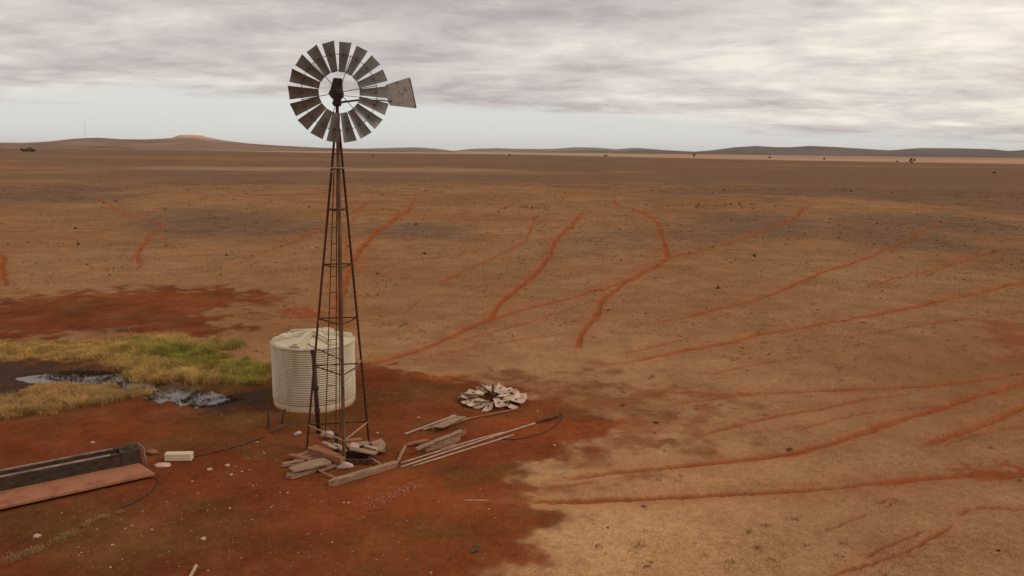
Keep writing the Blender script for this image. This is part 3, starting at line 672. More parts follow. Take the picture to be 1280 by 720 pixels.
# ------------------------------------------------------------------ tank
tf = at(394.3, 516); dv = np.array([tf[0], tf[1], 0]); dv /= np.linalg.norm(dv)
TRd = 1.32
for _ in range(4):
    tc_ = tf+dv*TRd; TRd = 51.0*mpp(tc_+np.array([0, 0, 1.0]))*.992
tc_[2] = gz(tc_[0], tc_[1])
fp = tc_-dv*TRd
HT = float(at_y(394, 437, fp[1])[2])-tc_[2]; AP = float(at_y(394, 411.5, tc_[1])[2])-tc_[2]-.09
print('tank R', TRd, 'H', HT, 'apex', AP, 'hub z', hz, 'WR', WR, 'side', side, 'ztop', ztop, 'TX', TX, TY)
TO = tuple(tc_); tk = empty('water_tank', TO); tag(tk, 'cream corrugated steel rainwater tank with ribbed conical roof behind the windmill', 'water tank')
prof = [(TRd*.985, -.12), (TRd*.985, .17)]; nr = 25
for k in range(nr*10+1):
    prof.append((TRd-.058*(1-abs(math.sin(math.pi*k/10))**.55), .19+(HT-.24)*k/(nr*10)))
prof += [(TRd+.012, HT-.04), (TRd+.02, HT), (TRd-.01, HT+.012)]
wl = MB(TO).lathe(tc_, prof, 96, cap=False).build('tank_wall', 'tank', tk, True)
n = 96; rp = [(TRd-.012, HT+.010), (TRd*.93, HT+.03), (TRd*.5, HT+(AP-HT)*.5), (.10, AP-.05), (.03, AP-.02)]
rf = MB(TO).lathe(tc_, rp, n, cap=True).build('roof', 'tankroof', tk, True)
for p in rf.data.polygons: p.use_smooth = len(p.vertices) == 4
az0 = math.atan2(-dv[1], -dv[0])
for k in range(6):
    a = az0+R(30+60*k+3); d = np.array([math.cos(a), math.sin(a), 0])
    P0 = tc_+d*.02+np.array([0, 0, AP+.01]); P1 = tc_+d*TRd*.95+np.array([0, 0, HT+.06])
    MB(TO).bar(P0, P1, .30, .07).bar(P0+np.array([0, 0, .05]), P1+np.array([0, 0, .045])-d*.05, .15, .075).build('rib', 'tankroof', rf)
MB(TO).lathe(tc_+np.array([0, 0, AP+.02]), [(.14, 0), (.13, .035), (.05, .05)], 16).build('cap', 'tankroof', rf)
hd = np.array([math.cos(az0+R(-95)), math.sin(az0+R(-95)), 0])
bl_ = tc_+hd*TRd*.6+np.array([0, 0, HT+(AP-HT)*.42])
hp_ = MB(TO).lathe(bl_, [(.26, -.04), (.26, .07), (.2, .10)], 20).build('hatch', 'tankroof', rf)
st = MB(TO).lathe(tc_-np.array([0, 0, .12]), [(TRd+.10, -.2), (TRd+.08, .10), (TRd*.9, .125)], 48).build('stand', 'brownstone', tk)
# standpipe before the tank
b0 = at(398.5, 541); b0[2] = gz(b0[0], b0[1]); ht = float(at_y(391.5, 438, b0[1])[2])-b0[2]; top_x = float(at_y(391.5, 438, b0[1])[0])
sp_ = empty('standpipe', tuple(b0)); tag(sp_, 'thick dark brown standpipe upright between windmill tower and cream tank', 'pipe')
MB(b0).tube([b0-np.array([0, 0, .1]), (top_x, b0[1], b0[2]+ht)], .062, 12).build('pipe', 'standpipe', sp_, True)
for f in (.28, .55, .985):
    c = b0*(1-f)+np.array([top_x, b0[1], b0[2]+ht])*f; MB(b0).lathe(c, [(.062, -.05), (.082, -.045), (.082, .045), (.062, .05)], 12).build('collar', 'standpipe', sp_)
i0 = np.array([tf[0]+.02-.12, tf[1]+.15, HT+.28]); i0 = at_y(386, 431, tf[1]+.25); i1 = at_y(427, 450, legpt(2, 3)[1]-.03)
ip = empty('inlet_pipe', tuple(i1)); tag(ip, 'thin rusty delivery pipe slanting from windmill leg to tank roof', 'pipe')
MB(i1).tube([i1, i1*.06+i0*.94, i0+np.array([-.03, .05, .03]), i0+np.array([-.03, .06, -.12])], .016, 8).build('pipe', 'legsteel', ip, True)
MB(i1).lathe(i0*.5+i1*.5, [(.016, -.05), (.028, -.045), (.028, .045), (.016, .05)], 8, axis=i1-i0).build('coupling', 'rust', ip)
MB(i1).lathe(i1, [(.03, -.04), (.04, 0), (.03, .04)], 8).build('elbow', 'rust', ip)
# ------------------------------------------------------------------ boards and beams
def frame(p0, p1, roll=0):
    x = np.array(p1, float)-np.array(p0, float); L = np.linalg.norm(x); x /= L
    y = np.cross((0, 0, 1.), x); y /= np.linalg.norm(y); z = np.cross(x, y)
    c, s_ = math.cos(roll), math.sin(roll); y2 = y*c+z*s_; z2 = z*c-y*s_
    m = Matrix(((x[0], y2[0], z2[0]), (x[1], y2[1], z2[1]), (x[2], y2[2], z2[2]))).to_4x4(); m.translation = Vector((np.array(p0)+np.array(p1))/2); return m, L
def board(name, p0, p1, w, t, label, cat, m='board', roll=0, ends=(0, 0), group=None, seed=None, jag=.02):
    M_, L = frame(p0, p1, roll); r = random.Random(seed if seed is not None else label)
    n = max(6, int(L/.12)); vs = []; fs = []
    for i in range(n+1):
        u = i/n; k = 1
        if i == 0 and ends[0]: k = ends[0]
        if i == n and ends[1]: k = ends[1]
        wy = w/2*k; 
        for (a, b) in ((-1, -1), (1, -1), (1, 1), (-1, 1)):
            e = r.uniform(-jag, jag)*2 if i in (0, n) else 0
            sag = .012*math.sin(u*3.1)*L
            vs.append((L*(u-.5)+e, a*wy+r.uniform(-1, 1)*jag*.25*w*3, b*t/2+r.uniform(-1, 1)*jag*.2*t*2-0*sag))
    for i in range(n):
        for k in range(4): fs.append((i*4+k, i*4+(k+1) % 4, i*4+4+(k+1) % 4, i*4+4+k))
    fs.append((3, 2, 1, 0)); fs.append(tuple(n*4+k for k in range(4)))
    o = new_obj(name, vs, fs, MT[m]); o.matrix_world = M_
    bv = o.modifiers.new('bevel', 'BEVEL'); bv.width = min(.008, t*.2); bv.segments = 1
    tag(o, label, cat, group); return o
def bb(name, a, b, w, t, label, cat, za=None, zb=None, **k):
    za = t/2 if za is None else za; zb = za if zb is None else zb
    p, q = at(a[0], a[1], za), at(b[0], b[1], zb); p[2] += gz(p[0], p[1]); q[2] += gz(q[0], q[1])
    return board(name, p, q, w, t, label, cat, **k)
bb('timber_beam', (412, 604), (495, 579), .15, .15, 'long squared timber beam with a pointed left end, nearest the camera before the tower', 'beam', ends=(.25, 0), roll=R(4))
bb('timber_beam', (360, 596), (412, 579), .20, .12, 'thick lowest slab of the plank stack at the left tower foot', 'beam', seed=2, za=.07)
bb('wooden_plank', (364, 587.5), (411, 576), .30, .055, 'wide weathered plank lying on top of the thick left slab', 'plank', za=.20, zb=.19)
bb('wooden_plank', (353, 581), (397, 572), .12, .09, 'narrow plank with a pale sawn end, furthest left of the tower pile', 'plank', za=.07)
bb('wooden_plank', (361, 568), (388, 574), .14, .05, 'short reddish board running crosswise behind the left planks', 'plank', m='redboard', za=.12)
bb('wooden_plank', (369, 575), (392, 567), .20, .05, 'reddish board tilted at the rusty left tower leg', 'plank', m='redboard', za=.08, zb=.12, roll=R(-9))
bb('timber_log', (389, 562), (428, 574), .20, .18, 'thick red dusted log laid across the middle of the tower base', 'log', m='redboard', za=.20, zb=.20, jag=.05)
bb('wooden_plank', (394, 557), (420, 567), .12, .06, 'thin dark red plank lying behind the red dusted log', 'plank', m='redboard', za=.12)
bb('wooden_plank', (434, 557), (462, 553), .26, .05, 'grey flat board at the rear between the front and right tower legs', 'plank', za=.10)
bb('wooden_plank', (452, 564), (481, 559), .36, .07, 'wide broken slab of timber under the right tower leg', 'plank', za=.14, zb=.12, jag=.06)
bb('wooden_plank', (456, 557), (471, 560.5), .10, .05, 'short pale offcut lying across the slab under the right tower leg', 'plank', m='pale', za=.20)
bb('wooden_plank', (466, 556), (480, 551), .22, .06, 'stubby board leaning up beside the right tower leg', 'plank', za=.12, zb=.16, roll=R(25))
bb('wooden_stick', (403, 590), (421, 598), .045, .03, 'thin stick reaching from the plank stack to the pointed beam', 'stick', za=.10, zb=.05)
bb('wooden_stick', (464, 572), (475, 578), .05, .03, 'thin stick poking out behind the right end of the pointed beam', 'stick', za=.10, zb=.08)
bb('wooden_plank', (496.5, 577), (507, 556), .07, .04, 'narrow plank propped up at the right end of the pointed beam', 'plank', za=.05, zb=.18)
bb('wooden_plank', (409, 572), (436, 580), .10, .05, 'short plank wedged under the red log beside the front leg', 'plank', m='redboard', za=.06)
bb('wooden_plank', (446, 566), (470, 573), .16, .05, 'dark plank half buried at the open well hole', 'plank', m='rust', za=.03)
bb('wooden_plank', (366, 584), (404, 573), .14, .05, 'narrow grey plank between the wide plank and the furthest left plank', 'plank', za=.16)
bb('wooden_plank', (398, 588), (430, 577), .16, .05, 'grey half buried board just before the red dusted log', 'plank', za=.05)
bb('wooden_plank', (371, 570), (402, 560), .16, .05, 'weathered board behind the rusty left leg', 'plank', za=.10)
bb('wooden_plank', (438, 560), (470, 566), .18, .05, 'grey board bridging the dark well hole', 'plank', za=.24, zb=.20)
bb('wooden_plank', (430, 552), (452, 548.5), .18, .05, 'rear short board on the ground behind the tower base', 'plank', m='redboard', za=.04)
bb('wooden_plank', (404, 553), (432, 563), .10, .06, 'pale plank slanting across the ladder foot', 'plank', m='pale', za=.16)
bb('wooden_plank', (536, 557), (566, 546.5), .15, .05, 'grey splintered plank on the left face of the crumbling beam', 'plank', za=.12, jag=.05)
bb('wooden_plank', (557, 531), (584, 522.5), .12, .04, 'thin grey strip at the right edge of the wide flat board', 'plank', za=.05)
# well hole frame and pump head
wc = at(446, 575); wc[2] = gz(wc[0], wc[1]); we = empty('well_box', tuple(wc), 0); tag(we, 'low dark open box over the bore between the tower legs', 'well')
b = MB(wc)
for k, (dx, dy, sx, sy) in enumerate(((-.34, 0, .05, .56), (.34, 0, .05, .56), (0, -.28, .63, .05), (0, .28, .63, .05))):
    MB(wc).bar(wc+np.array([dx-sx/2, dy, .07]), wc+np.array([dx+sx/2, dy, .07]), sy, .16).build('side_board', 'rust', we)
MB(wc).bar(wc+np.array([-.31, 0, .0]), wc+np.array([.31, 0, .0]), .5, .02).build('hole_shade', 'poly', we)  # black sheet inside the box stands in for the darkness of the hole
for (px, py, sz, lab) in ((442, 561, (.24, .17, .12), 'pale flat concrete lump right behind the front tower leg'), (410, 548, (.22, .14, .17), 'pinkish white concrete block at the foot of the ladder'), (372, 543.5, (.13, .10, .08), 'pinkish lump of rubble left of the standpipe on red soil')):
    c = at(px, py); foot('concrete_lump', (c[0], c[1], gz(c[0], c[1])+sz[2]*.6), sz, 'concrete', None, (0, 0, 0), px); tag(bpy.context.scene.objects[-1] if False else COL.objects[-1], lab, 'rubble')
# low pump head
pc = at(421, 566); pm = empty('pump_head', (pc[0], pc[1], 0)); tag(pm, 'small dark pump head with pale pipe stubs in the middle of the tower base', 'pump')
b = MB((pc[0], pc[1], 0)); b.lathe((pc[0], pc[1], .05), [(.09, 0), (.09, .06), (.05, .08), (.05, .42), (.07, .43), (.07, .48)], 12); b.build('body', 'poly', pm)
for k, (x0_, y0_, x1_, y1_) in enumerate(((411, 557, 420, 560), (418, 555, 426, 558))):
    MB((pc[0], pc[1], 0)).tube([at(x0_, y0_, .25), at(x1_, y1_, .25)], .035, 8).build('pipe_stub', 'stone', pm)
# debris to the right
bb('wooden_pole', (507, 541.5), (570, 518.5), .045, .045, 'thin pale pole along the far edge of the debris, pointing at the fallen wheel', 'pole', m='pale', za=.05, zb=.12)
bb('wooden_plank', (546, 534), (576, 520), .36, .04, 'wide flat weathered board, furthest of the debris right of the tower', 'plank', za=.12, zb=.10, jag=.05, roll=R(-3))
bb('wooden_stick', (528, 536.5), (550, 531), .05, .04, 'short stick against the left end of the wide flat board', 'stick', za=.04, zb=.08, m='pale')
bb('wooden_plank', (540, 537), (580, 524), .14, .05, 'reddish plank tucked below the wide flat board', 'plank', m='redboard', za=.03)
bb('wooden_plank', (509, 555), (536, 549.5), .13, .06, 'pinkish short plank behind the propped narrow plank', 'plank', m='redboard', za=.07)
bb('wooden_plank', (521, 560), (577, 537.5), .13, .05, 'long pale plank on the middle of the debris heap right of the tower', 'plank', za=.20, zb=.26, m='board')
bb('timber_beam', (527, 561), (572, 547), .22, .20, 'crumbling grey beam underneath the long pale plank', 'beam', za=.06, zb=.06, jag=.07)
bb('wooden_plank', (558, 550), (583, 539), .05, .15, 'dark board standing on edge at the right end of the crumbling beam', 'plank', m='redboard', za=.09)
bb('wooden_plank', (552, 562), (570, 556), .14, .05, 'short splintered board between the crumbling beam and the long pipes', 'plank', za=.03)
bb('wooden_pole', (584, 523), (648, 510.5), .05, .05, 'pinkish straight pole lying before the fallen wheel', 'pole', m='redboard', za=.04)
bb('wooden_plank', (520, 525.5), (575, 517), .04, .03, 'dark thin batten in the dirt between tower and fallen wheel', 'plank', m='rust', za=.02) if False else None
def pipeobj(name, pts, r, label, cat, m, zs=None, n=8, smooth=True):
    P = []
    for i, (x, y) in enumerate(pts):
        z = r if zs is None else zs[i]; p = at(x, y, z); p[2] += gz(p[0], p[1]); P.append(p)
    if len(P) > 2: P = crom(P, 5)
    c = np.mean(P, 0); c[2] = 0; o = MB(c).tube(P, r, n).build(name, m, None, smooth); o.location = c; tag(o, label, cat); return o
pipeobj('steel_pipe', [(501, 578), (590, 550.5), (630, 539.5)], .022, 'shorter grey pipe at the far side of the three long pipes', 'pipe', 'pipe')
pipeobj('steel_pipe', [(501, 583), (600, 550.5), (697, 520)], .024, 'longest grey pipe, running from the beam to the black hose loop', 'pipe', 'pipe')
pipeobj('steel_pipe', [(516, 582), (580, 562.5), (642, 543)], .022, 'shorter grey pipe at the near side of the three long pipes', 'pipe', 'pipe')
bb('wooden_batten', (670, 527.5), (699, 519.5), .07, .05, 'dark batten at the far right tip of the long pipes', 'plank', m='rust', za=.05)
pipeobj('poly_hose', [(620, 547.5), (636, 549), (650, 548), (664, 545), (680, 540.5), (692, 533.5), (700, 526), (703, 519), (699, 516)], .014, 'black plastic hose curving in a loop beside the long pipes', 'hose', 'poly')
pipeobj('poly_hose', [(244, 570), (262, 566), (285, 560), (306, 554), (330, 546)], .012, 'black plastic hose running over red soil from the cream block towards the tank', 'hose', 'poly')
pipeobj('poly_hose', [(193, 597), (197, 602), (191, 612), (178, 622), (162, 630), (150, 634)], .012, 'black plastic hose bending round the right corner of the concrete slab', 'hose', 'poly')
# ------------------------------------------------------------------ fallen wheel
def Z_(z): return np.array([0, 0, z])
fc = at(616, 500); fc[2] = gz(fc[0], fc[1])+.10; FW = 42.5*mpp(fc)*.97
fwl = empty('fallen_wheel', tuple(fc)); tag(fwl, 'old windmill wheel with pale bent blades lying flat on the ground', 'windmill wheel')
tl = R(4); fn = np.array([0, -math.sin(tl), math.cos(tl)]); f1 = np.array([1., 0, 0]); f2 = np.cross(fn, f1)
hubm = MB(fc).lathe(fc-fn*.08, [(.06, 0), (.06, .14), (.10, .15), (.10, .22), (.035, .23), (.025, .52)], 12, axis=fn).build('hub', 'rust', fwl)
MT['oldblade'] = simple('old_bleached_blade', (.26, .155, .095), (.66, .48, .34), 4, .7, 0, bd=.004)
wheel_parts(fc, f1, f2, fn, FW, tuple(fc), fwl, 'oldblade', 'rust', R(3), skip=(15,), pitch=-16, jit=1.35, seed=8, bw=1.08, rin=.38)
for k in range(17):            # torn-off blades thrown over the wheel
    a = random.uniform(0, 6.28); q = fc+f1*FW*random.uniform(.2, .98)*math.cos(a)+f2*FW*random.uniform(.25, .8)*math.sin(a)+Z_(.05+.05*random.random()); b = random.uniform(0, 6.28)
    l = np.array([math.cos(b), math.sin(b), random.uniform(-.25, .25)])*FW*random.uniform(.12, .24)
    MB(fc).bar(q-l, q+l, FW*random.uniform(.10, .20), .006, upv=(random.uniform(-.5, .5), random.uniform(-.5, .5), 1)).build('blade', 'oldblade', fwl)
# ------------------------------------------------------------------ trough and slab
j1 = at(174, 584); j0 = at(0, 620.5); td = j0-j1; td /= np.linalg.norm(td)           # pointing left along the trough
tnv = np.array([-td[1], td[0], 0]); tnv = tnv if tnv[1] > 0 else -tnv              # away from the camera
LT = 8.0; TW = .42; TH = .44
tg = empty('cattle_trough', (j1[0], j1[1], 0)); tag(tg, 'long dark stained cattle trough full of water behind the concrete slab', 'trough'); TGo = (j1[0], j1[1], 0)
Z = lambda z: np.array([0, 0, z])
def slabbox(p, q, thick, z0_, z1_): return MB(TGo).bar(p+Z((z0_+z1_)/2), q+Z((z0_+z1_)/2), thick, z1_-z0_)
e = j1+td*LT
slabbox(j1+tnv*.035, e+tnv*.035, .07, -.05, TH).build('side_wall', 'trough', tg)
slabbox(j1+tnv*(TW-.035), e+tnv*(TW-.035), .07, -.05, TH+.02).build('side_wall', 'trough', tg)
slabbox(j1+td*.035+tnv*.072, j1+td*.035+tnv*(TW-.072), .07, -.05, TH+.01).build('end_wall', 'trough', tg)
slabbox(j1+tnv*TW/2+td*.075, e+tnv*TW/2, TW-.145, .03, .09).build('floor', 'trough', tg)
MB(TGo).bar(j1+td*.62+tnv*.035+Z(TH+.014), e+tnv*.035+Z(TH+.014), .085, .022).build('rim', 'rim', tg)
MB(TGo).bar(j1+td*.5+tnv*(TW-.03)+Z(TH+.034), e+tnv*(TW-.03)+Z(TH+.034), .06, .024).build('rim', 'rim', tg)
MB(TGo).bar(j1+td*.42+tnv*TW/2+Z(TH-.07), e+tnv*TW/2+Z(TH-.07), TW-.15, .01).build('water_surface', 'water', tg)
fcov = MB(TGo).bar(j1-td*.06+tnv*TW/2+Z(TH/2+.02), j1+td*.38+tnv*TW/2+Z(TH/2), TW+.04, TH+.03).build('float_cover', 'trough', tg)
MB(TGo).lathe(j1+td*.14+tnv*.24+Z(TH+.06), [(.15, -.05), (.14, .0), (.10, .05), (.03, .07)], 14).build('valve', 'trough', fcov)
MB(TGo).tube([j1-td*.02+tnv*.1+Z(TH+.05), j1-td*.02+tnv*.1+Z(TH+.16), j1-td*.14+tnv*.02+Z(TH+.02), j1-td*.16-tnv*.04+Z(.0)], .022, 8).build('pipe', 'rim', fcov)
for k in range(0):
    q = j1+td*(1.2+1.5*k)-tnv*.03; MB(TGo).bar(q+Z(-.05), q+Z(TH-.03), .09, .06, upv=tnv).build('buttress', 'trough', tg)
sr = at(194, 597.5); sr0 = at(0, 640.5)
qd = [j1-tnv*.004, sr, sr+(sr0-sr)/np.linalg.norm(sr0-sr)*LT, e-tnv*.004]
for p in qd: p[2] = 0
so = empty('concrete_slab', (sr[0], sr[1], 0)); tag(so, 'red dusted concrete slab along the front of the dark cattle trough', 'slab')
ins = [qd[0], sr+(qd[0]-sr)*.35+td*.12, qd[2]+(qd[3]-qd[2])*.35, qd[3]]
MB((sr[0], sr[1], 0)).prism([p+Z(-.08) for p in ins][::-1] if np.cross(qd[1]-qd[0], qd[2]-qd[1])[2] < 0 else [p+Z(-.08) for p in ins], (0, 0, 1), .142).build('base', 'trough', so)  # dark trough colour on the recessed base paints shade under the overhang
MB((sr[0], sr[1], 0)).prism([p+Z(.065) for p in qd][::-1] if np.cross(qd[1]-qd[0], qd[2]-qd[1])[2] < 0 else [p+Z(.065) for p in qd], (0, 0, 1), .055).build('slab', 'slab', so)
# cream block and flat slab
cb0, cb1 = at(205.5, 577), at(239, 576.5); cy = np.array([-(cb1-cb0)[1], (cb1-cb0)[0], 0]); cy /= np.linalg.norm(cy)
o = board('cream_block', (cb0+cb1)/2-(cb1-cb0)/2+cy*.1+Z(.10), (cb0+cb1)/2+(cb1-cb0)/2+cy*.1+Z(.10), .2, .19, 'rectangular cream block lying on red soil right of the trough end', 'block', m='cream', jag=.004)
for px, py, w, d, t, lab, m, s_ in ((203.5, 582, .40, .26, .06, 'flat pale broken slab just left of the cream block', 'concrete', 3), (190, 567, .28, .2, .1, 'reddish flat rock behind the flat pale slab', 'brownstone', 4)):
    c = at(px, py); o = foot('flat_stone', (c[0], c[1], gz(c[0], c[1])+t*.4), (w/2*1.2, d/2*1.2, t), m, None, (0, 0, 0), s_); o.rotation_euler.z = .1; tag(o, lab, 'stone')
# posts left of the tank
for px, py, hpx, lean, lab in ((336, 534, 29, .0, 'short dark post, leftmost beside the cream tank'), (352, 529, 18, .12, 'stubby leaning post nearest the lower left edge of the cream tank')):
    p = at(px, py); h = hpx*mpp(p)/.95; p[2] = gz(p[0], p[1])
    o = MB(p).tube([p-Z(.1), p+np.array([lean*.4, 0, h*.5]), p+np.array([lean, .02, h])], [.042, .038, .034], 7).build('wooden_post', 'bark'); o.location = p; tag(o, lab, 'post')
bb('wooden_stick', (338, 540), (372, 526), .04, .035, 'dark branch on the ground below the left edge of the tank', 'stick', m='bark', za=.03, zb=.2)
bb('wooden_stick', (582, 626), (610, 626.5), .03, .02, 'lone pale stick on red soil at the start of the long wheel track', 'stick', m='pale', za=.015)
bb('wooden_stick', (237, 722), (246, 705), .06, .03, 'pale stake poking up at the bottom edge of the photo', 'stick', m='pale', za=.03, zb=.12)
bb('wooden_stick', (696, 593), (708, 587.5), .03, .02, 'bleached twig where the red soil meets the tan grass', 'stick', m='pale', za=.02)
# ------------------------------------------------------------------ stones
smesh = []
for k in range(8):
    o = foot('stone', (0, 0, -50), (1, .8, .5), 'stone', None, (0, 0, 0), 60+k, n=1); o.rotation_euler = (0, 0, 0); smesh.append(o.data); COL.objects.unlink(o); bpy.data.objects.remove(o)
bmesh_b = []
for k in range(4):
    me = smesh[k].copy(); me.materials.clear(); me.materials.append(MT['brownstone']); bmesh_b.append(me)
def stone(px, py, wpx, label, group, me=None, brown=False, flat=1):
    p = at(px, py); r = wpx*mpp(p)/2; me = me or random.choice(bmesh_b if brown else smesh)
    o = bpy.data.objects.new('stone', me); COL.objects.link(o); o.location = (p[0], p[1], gz(p[0], p[1])+r*.12)
    o.scale = (r, r*random.uniform(.7, 1.2), r*random.uniform(.6, 1.1)*flat); o.rotation_euler = (random.uniform(-.2, .2), random.uniform(-.2, .2), random.uniform(0, 6.28))
    tag(o, label, 'stone', group); return o
BIG = [(47,670.5,12,'pale stone with a flat top alone on red soil left of the straw grass strip'),(254,673,9,'largest pale stone in the lower left foreground below the tower'),(141,681,7,'pale angular stone lower left, right of the straw grass strip'),
 (116,553,8,'small pale flat stone on bare red soil behind the trough'),(262,587,10,'reddish round stone on red soil right of the cream block'),(284,582,9,'flat pinkish stone left of the tower plank pile'),(289,594,8,'pale flat chip below the flat pinkish stone'),
 (321,553,7,'pale chip beside the hose left of the tank foot'),(693,557,6,'white stone on orange soil right of the long pipes'),(672,514,5,'small pale stone above the tip of the long pipes'),(472,541,5,'white stone right of the rear tower leg'),(565,520,6,'white stone before the fallen wheel rim'),(523,522,5,'pale pebble next to the thin pale pole')]
for x, y, w, l in BIG: stone(x, y, w, l, None)
cl = [(102,691),(98,684),(110,690),(99,694)]
for x, y in cl: stone(x, y, 3, 'white pebble in the tight cluster at lower left', 'white pebbles clustered at lower left')
PEB = [(205,649),(190,660),(175,667),(217,651),(228,648),(241,663),(293,676),(300,696),(262,712),(288,690),(340,690),(338,674),(315,650),(286,635),(268,636),(261,637),(352,616),(360,616),(400,627),(428,627),(437,627),(383,667),(393,627),(358,632),(338,632),(403,668),(464,664),(455,644),(340,632),(320,618),(318,609),(313,605),(303,590),(293,584),(312,589),(218,617),(208,627),(165,655),(158,662),(120,662),(85,696),(125,707),(140,710),(152,697),(210,690),(198,695),(225,706),(180,640),(78,641),(93,643),(240,600),(250,616),(500,680),(540,660),(511,698),(548,628),(470,700),(440,690),(421,702),(414,676),(372,690),(365,708),(604,700),(538,716),(620,648),(612,638),(566,634),(600,610),(480,627),(508,652),(330,566),(346,575),(312,571)]
for x, y in PEB: stone(x+random.uniform(-2, 2), y+random.uniform(-2, 2), random.choice((2.2, 2.6, 3, 3.6, 4.4)), 'pale pebble scattered on the red soil of the foreground', 'pale pebbles on the red soil')
for _ in range(70):
    x, y = random.uniform(20, 620), random.uniform(600, 718)
    if y < 655 and x < 210: continue
    stone(x, y, random.uniform(1.4, 3.0), 'tiny reddish pebble scattered on the red soil of the foreground', 'tiny reddish pebbles on the red soil', brown=True)
for _ in range(70):
    x, y = random.gauss(330, 140), random.uniform(600, 716)
    stone(x, y, random.uniform(1.2, 2.2), 'tiny pale stone chip on the red soil of the foreground', 'tiny pale chips on the red soil')
# gravel spill near the beam: crushed rock nobody could count
V = []; Fs = []; lx = crom([(440, 632), (470, 626), (498, 616), (524, 604)], 6)
for k in range(230):
    c = lx[min(len(lx)-1, int(random.betavariate(2.2, 1.2)*len(lx)))]; p = at(c[0]+random.gauss(0, 6), c[1]+random.gauss(0, 3.2)); r = random.uniform(.006, .018); z = gz(p[0], p[1])
    b = len(V); V += [(p[0]+random.uniform(-r, r)*1.4, p[1]+random.uniform(-r, r)*1.4, z+random.uniform(-.3, 1)*r) for _ in range(4)]
    Fs += [(b, b+1, b+2), (b, b+2, b+3), (b, b+3, b+1), (b+1, b+3, b+2)]
o = new_obj('gravel', V, Fs, MT['concrete']); tag(o, 'spill of crushed pale gravel on red soil below the pointed beam', 'gravel', kind='stuff')
n = 9000; rad = 13+22*rng.random(n); az = R(-35)+R(50)*rng.random(n); P = np.stack([rad*np.sin(az), rad*np.cos(az)], 1); mk = masks(P[:, 0], P[:, 1])
P = P[rng.random(n) < mk['soil']*(1-mk['wet'])]; n = len(P); zz = height(P[:, 0], P[:, 1]); r = .006+.016*rng.random(n)**3
V = np.zeros((n, 4, 3)); V[:, :, :2] = P[:, None, :]+rng.uniform(-1.4, 1.4, (n, 4, 2))*r[:, None, None]; V[:, :, 2] = zz[:, None]+rng.uniform(-.3, 1.0, (n, 4))*r[:, None]
k = np.arange(n)[:, None]*4; T = np.concatenate([k+np.array(t) for t in ((0, 1, 2), (0, 2, 3), (0, 3, 1), (1, 3, 2))], 1).reshape(-1)
MT['clod'] = simple('soil_clods_and_chips', (.06, .018, .008), (.22, .085, .04), 3.1, .95, c3=(.46, .28, .18), lo=.32, hi=.72, bd=0)
o = nmesh('gravel', V.reshape(-1, 3), T, 3, MT['clod']); tag(o, 'fine clods and chips strewn over the trampled red soil', 'gravel', kind='stuff')
# ------------------------------------------------------------------ shrubs and trees
def leafball(n, seed, flat=.7, lw=.22, sp=.42):
    r = random.Random(seed); V = []; Fs = []
    cl = [(max(-.7, min(.7, r.gauss(0, sp))), max(-.7, min(.7, r.gauss(0, sp))), abs(r.gauss(.35, .25))*flat*1.4, r.uniform(.25, .5)) for _ in range(7)]
    for _ in range(n):
        c = r.choice(cl); d = Vector((r.gauss(0, 1), r.gauss(0, 1), r.gauss(0, 1))).normalized()*c[3]*r.uniform(.3, 1)
        p = Vector((c[0]+d.x, c[1]+d.y, max(.02, c[2]+d.z*flat))); a = Vector((r.gauss(0, 1), r.gauss(0, 1), r.gauss(0, 1))).normalized()*lw; b2 = a.orthogonal().normalized()*lw*.5
        b2.rotate(Matrix.Rotation(r.uniform(0, 6.28), 3, a.normalized())); k = len(V)
        V += [p-a*.5, p+b2*.5, p+a*.5, p-b2*.5]; Fs.append((k, k+1, k+2, k+3))
    return V, Fs
SBn = 0
SB = []
for k in range(5):
    V, Fs = leafball(230, 200+k, .85, .28)
    mb = MB(); 
    rr = random.Random(k)
    for q in range(4): mb.tube([(0, 0, -.1), (rr.uniform(-.5, .5), rr.uniform(-.5, .5), .6)], [.04, .015], 4)
    b = len(mb.v); V = [np.array(v) for v in mb.v]+[np.array(v) for v in V]; Fs = mb.f+[tuple(i+b for i in f) for f in Fs]
    me = bpy.data.meshes.new('shrub'); me.from_pydata([tuple(v) for v in V], [], Fs); me.update(); me.materials.append(MT['leaf']); SB.append(me)
SBG = []
for me in SB: m2 = me.copy(); m2.materials.clear(); m2.materials.append(MT['greyleaf']); SBG.append(m2)
def shrub(px, py, wpx, label, group=None, grey=False, tall=1):
    p = at(px, py); r = wpx*mpp(p)/2
    o = bpy.data.objects.new('shrub', random.choice(SBG if grey else SB)); COL.objects.link(o); o.location = (p[0], p[1], gz(p[0], p[1])-.02)
    o.scale = (r, r, r*tall*random.uniform(.8, 1.1)); o.rotation_euler.z = random.uniform(0, 6.28); tag(o, label, 'shrub', group); return o
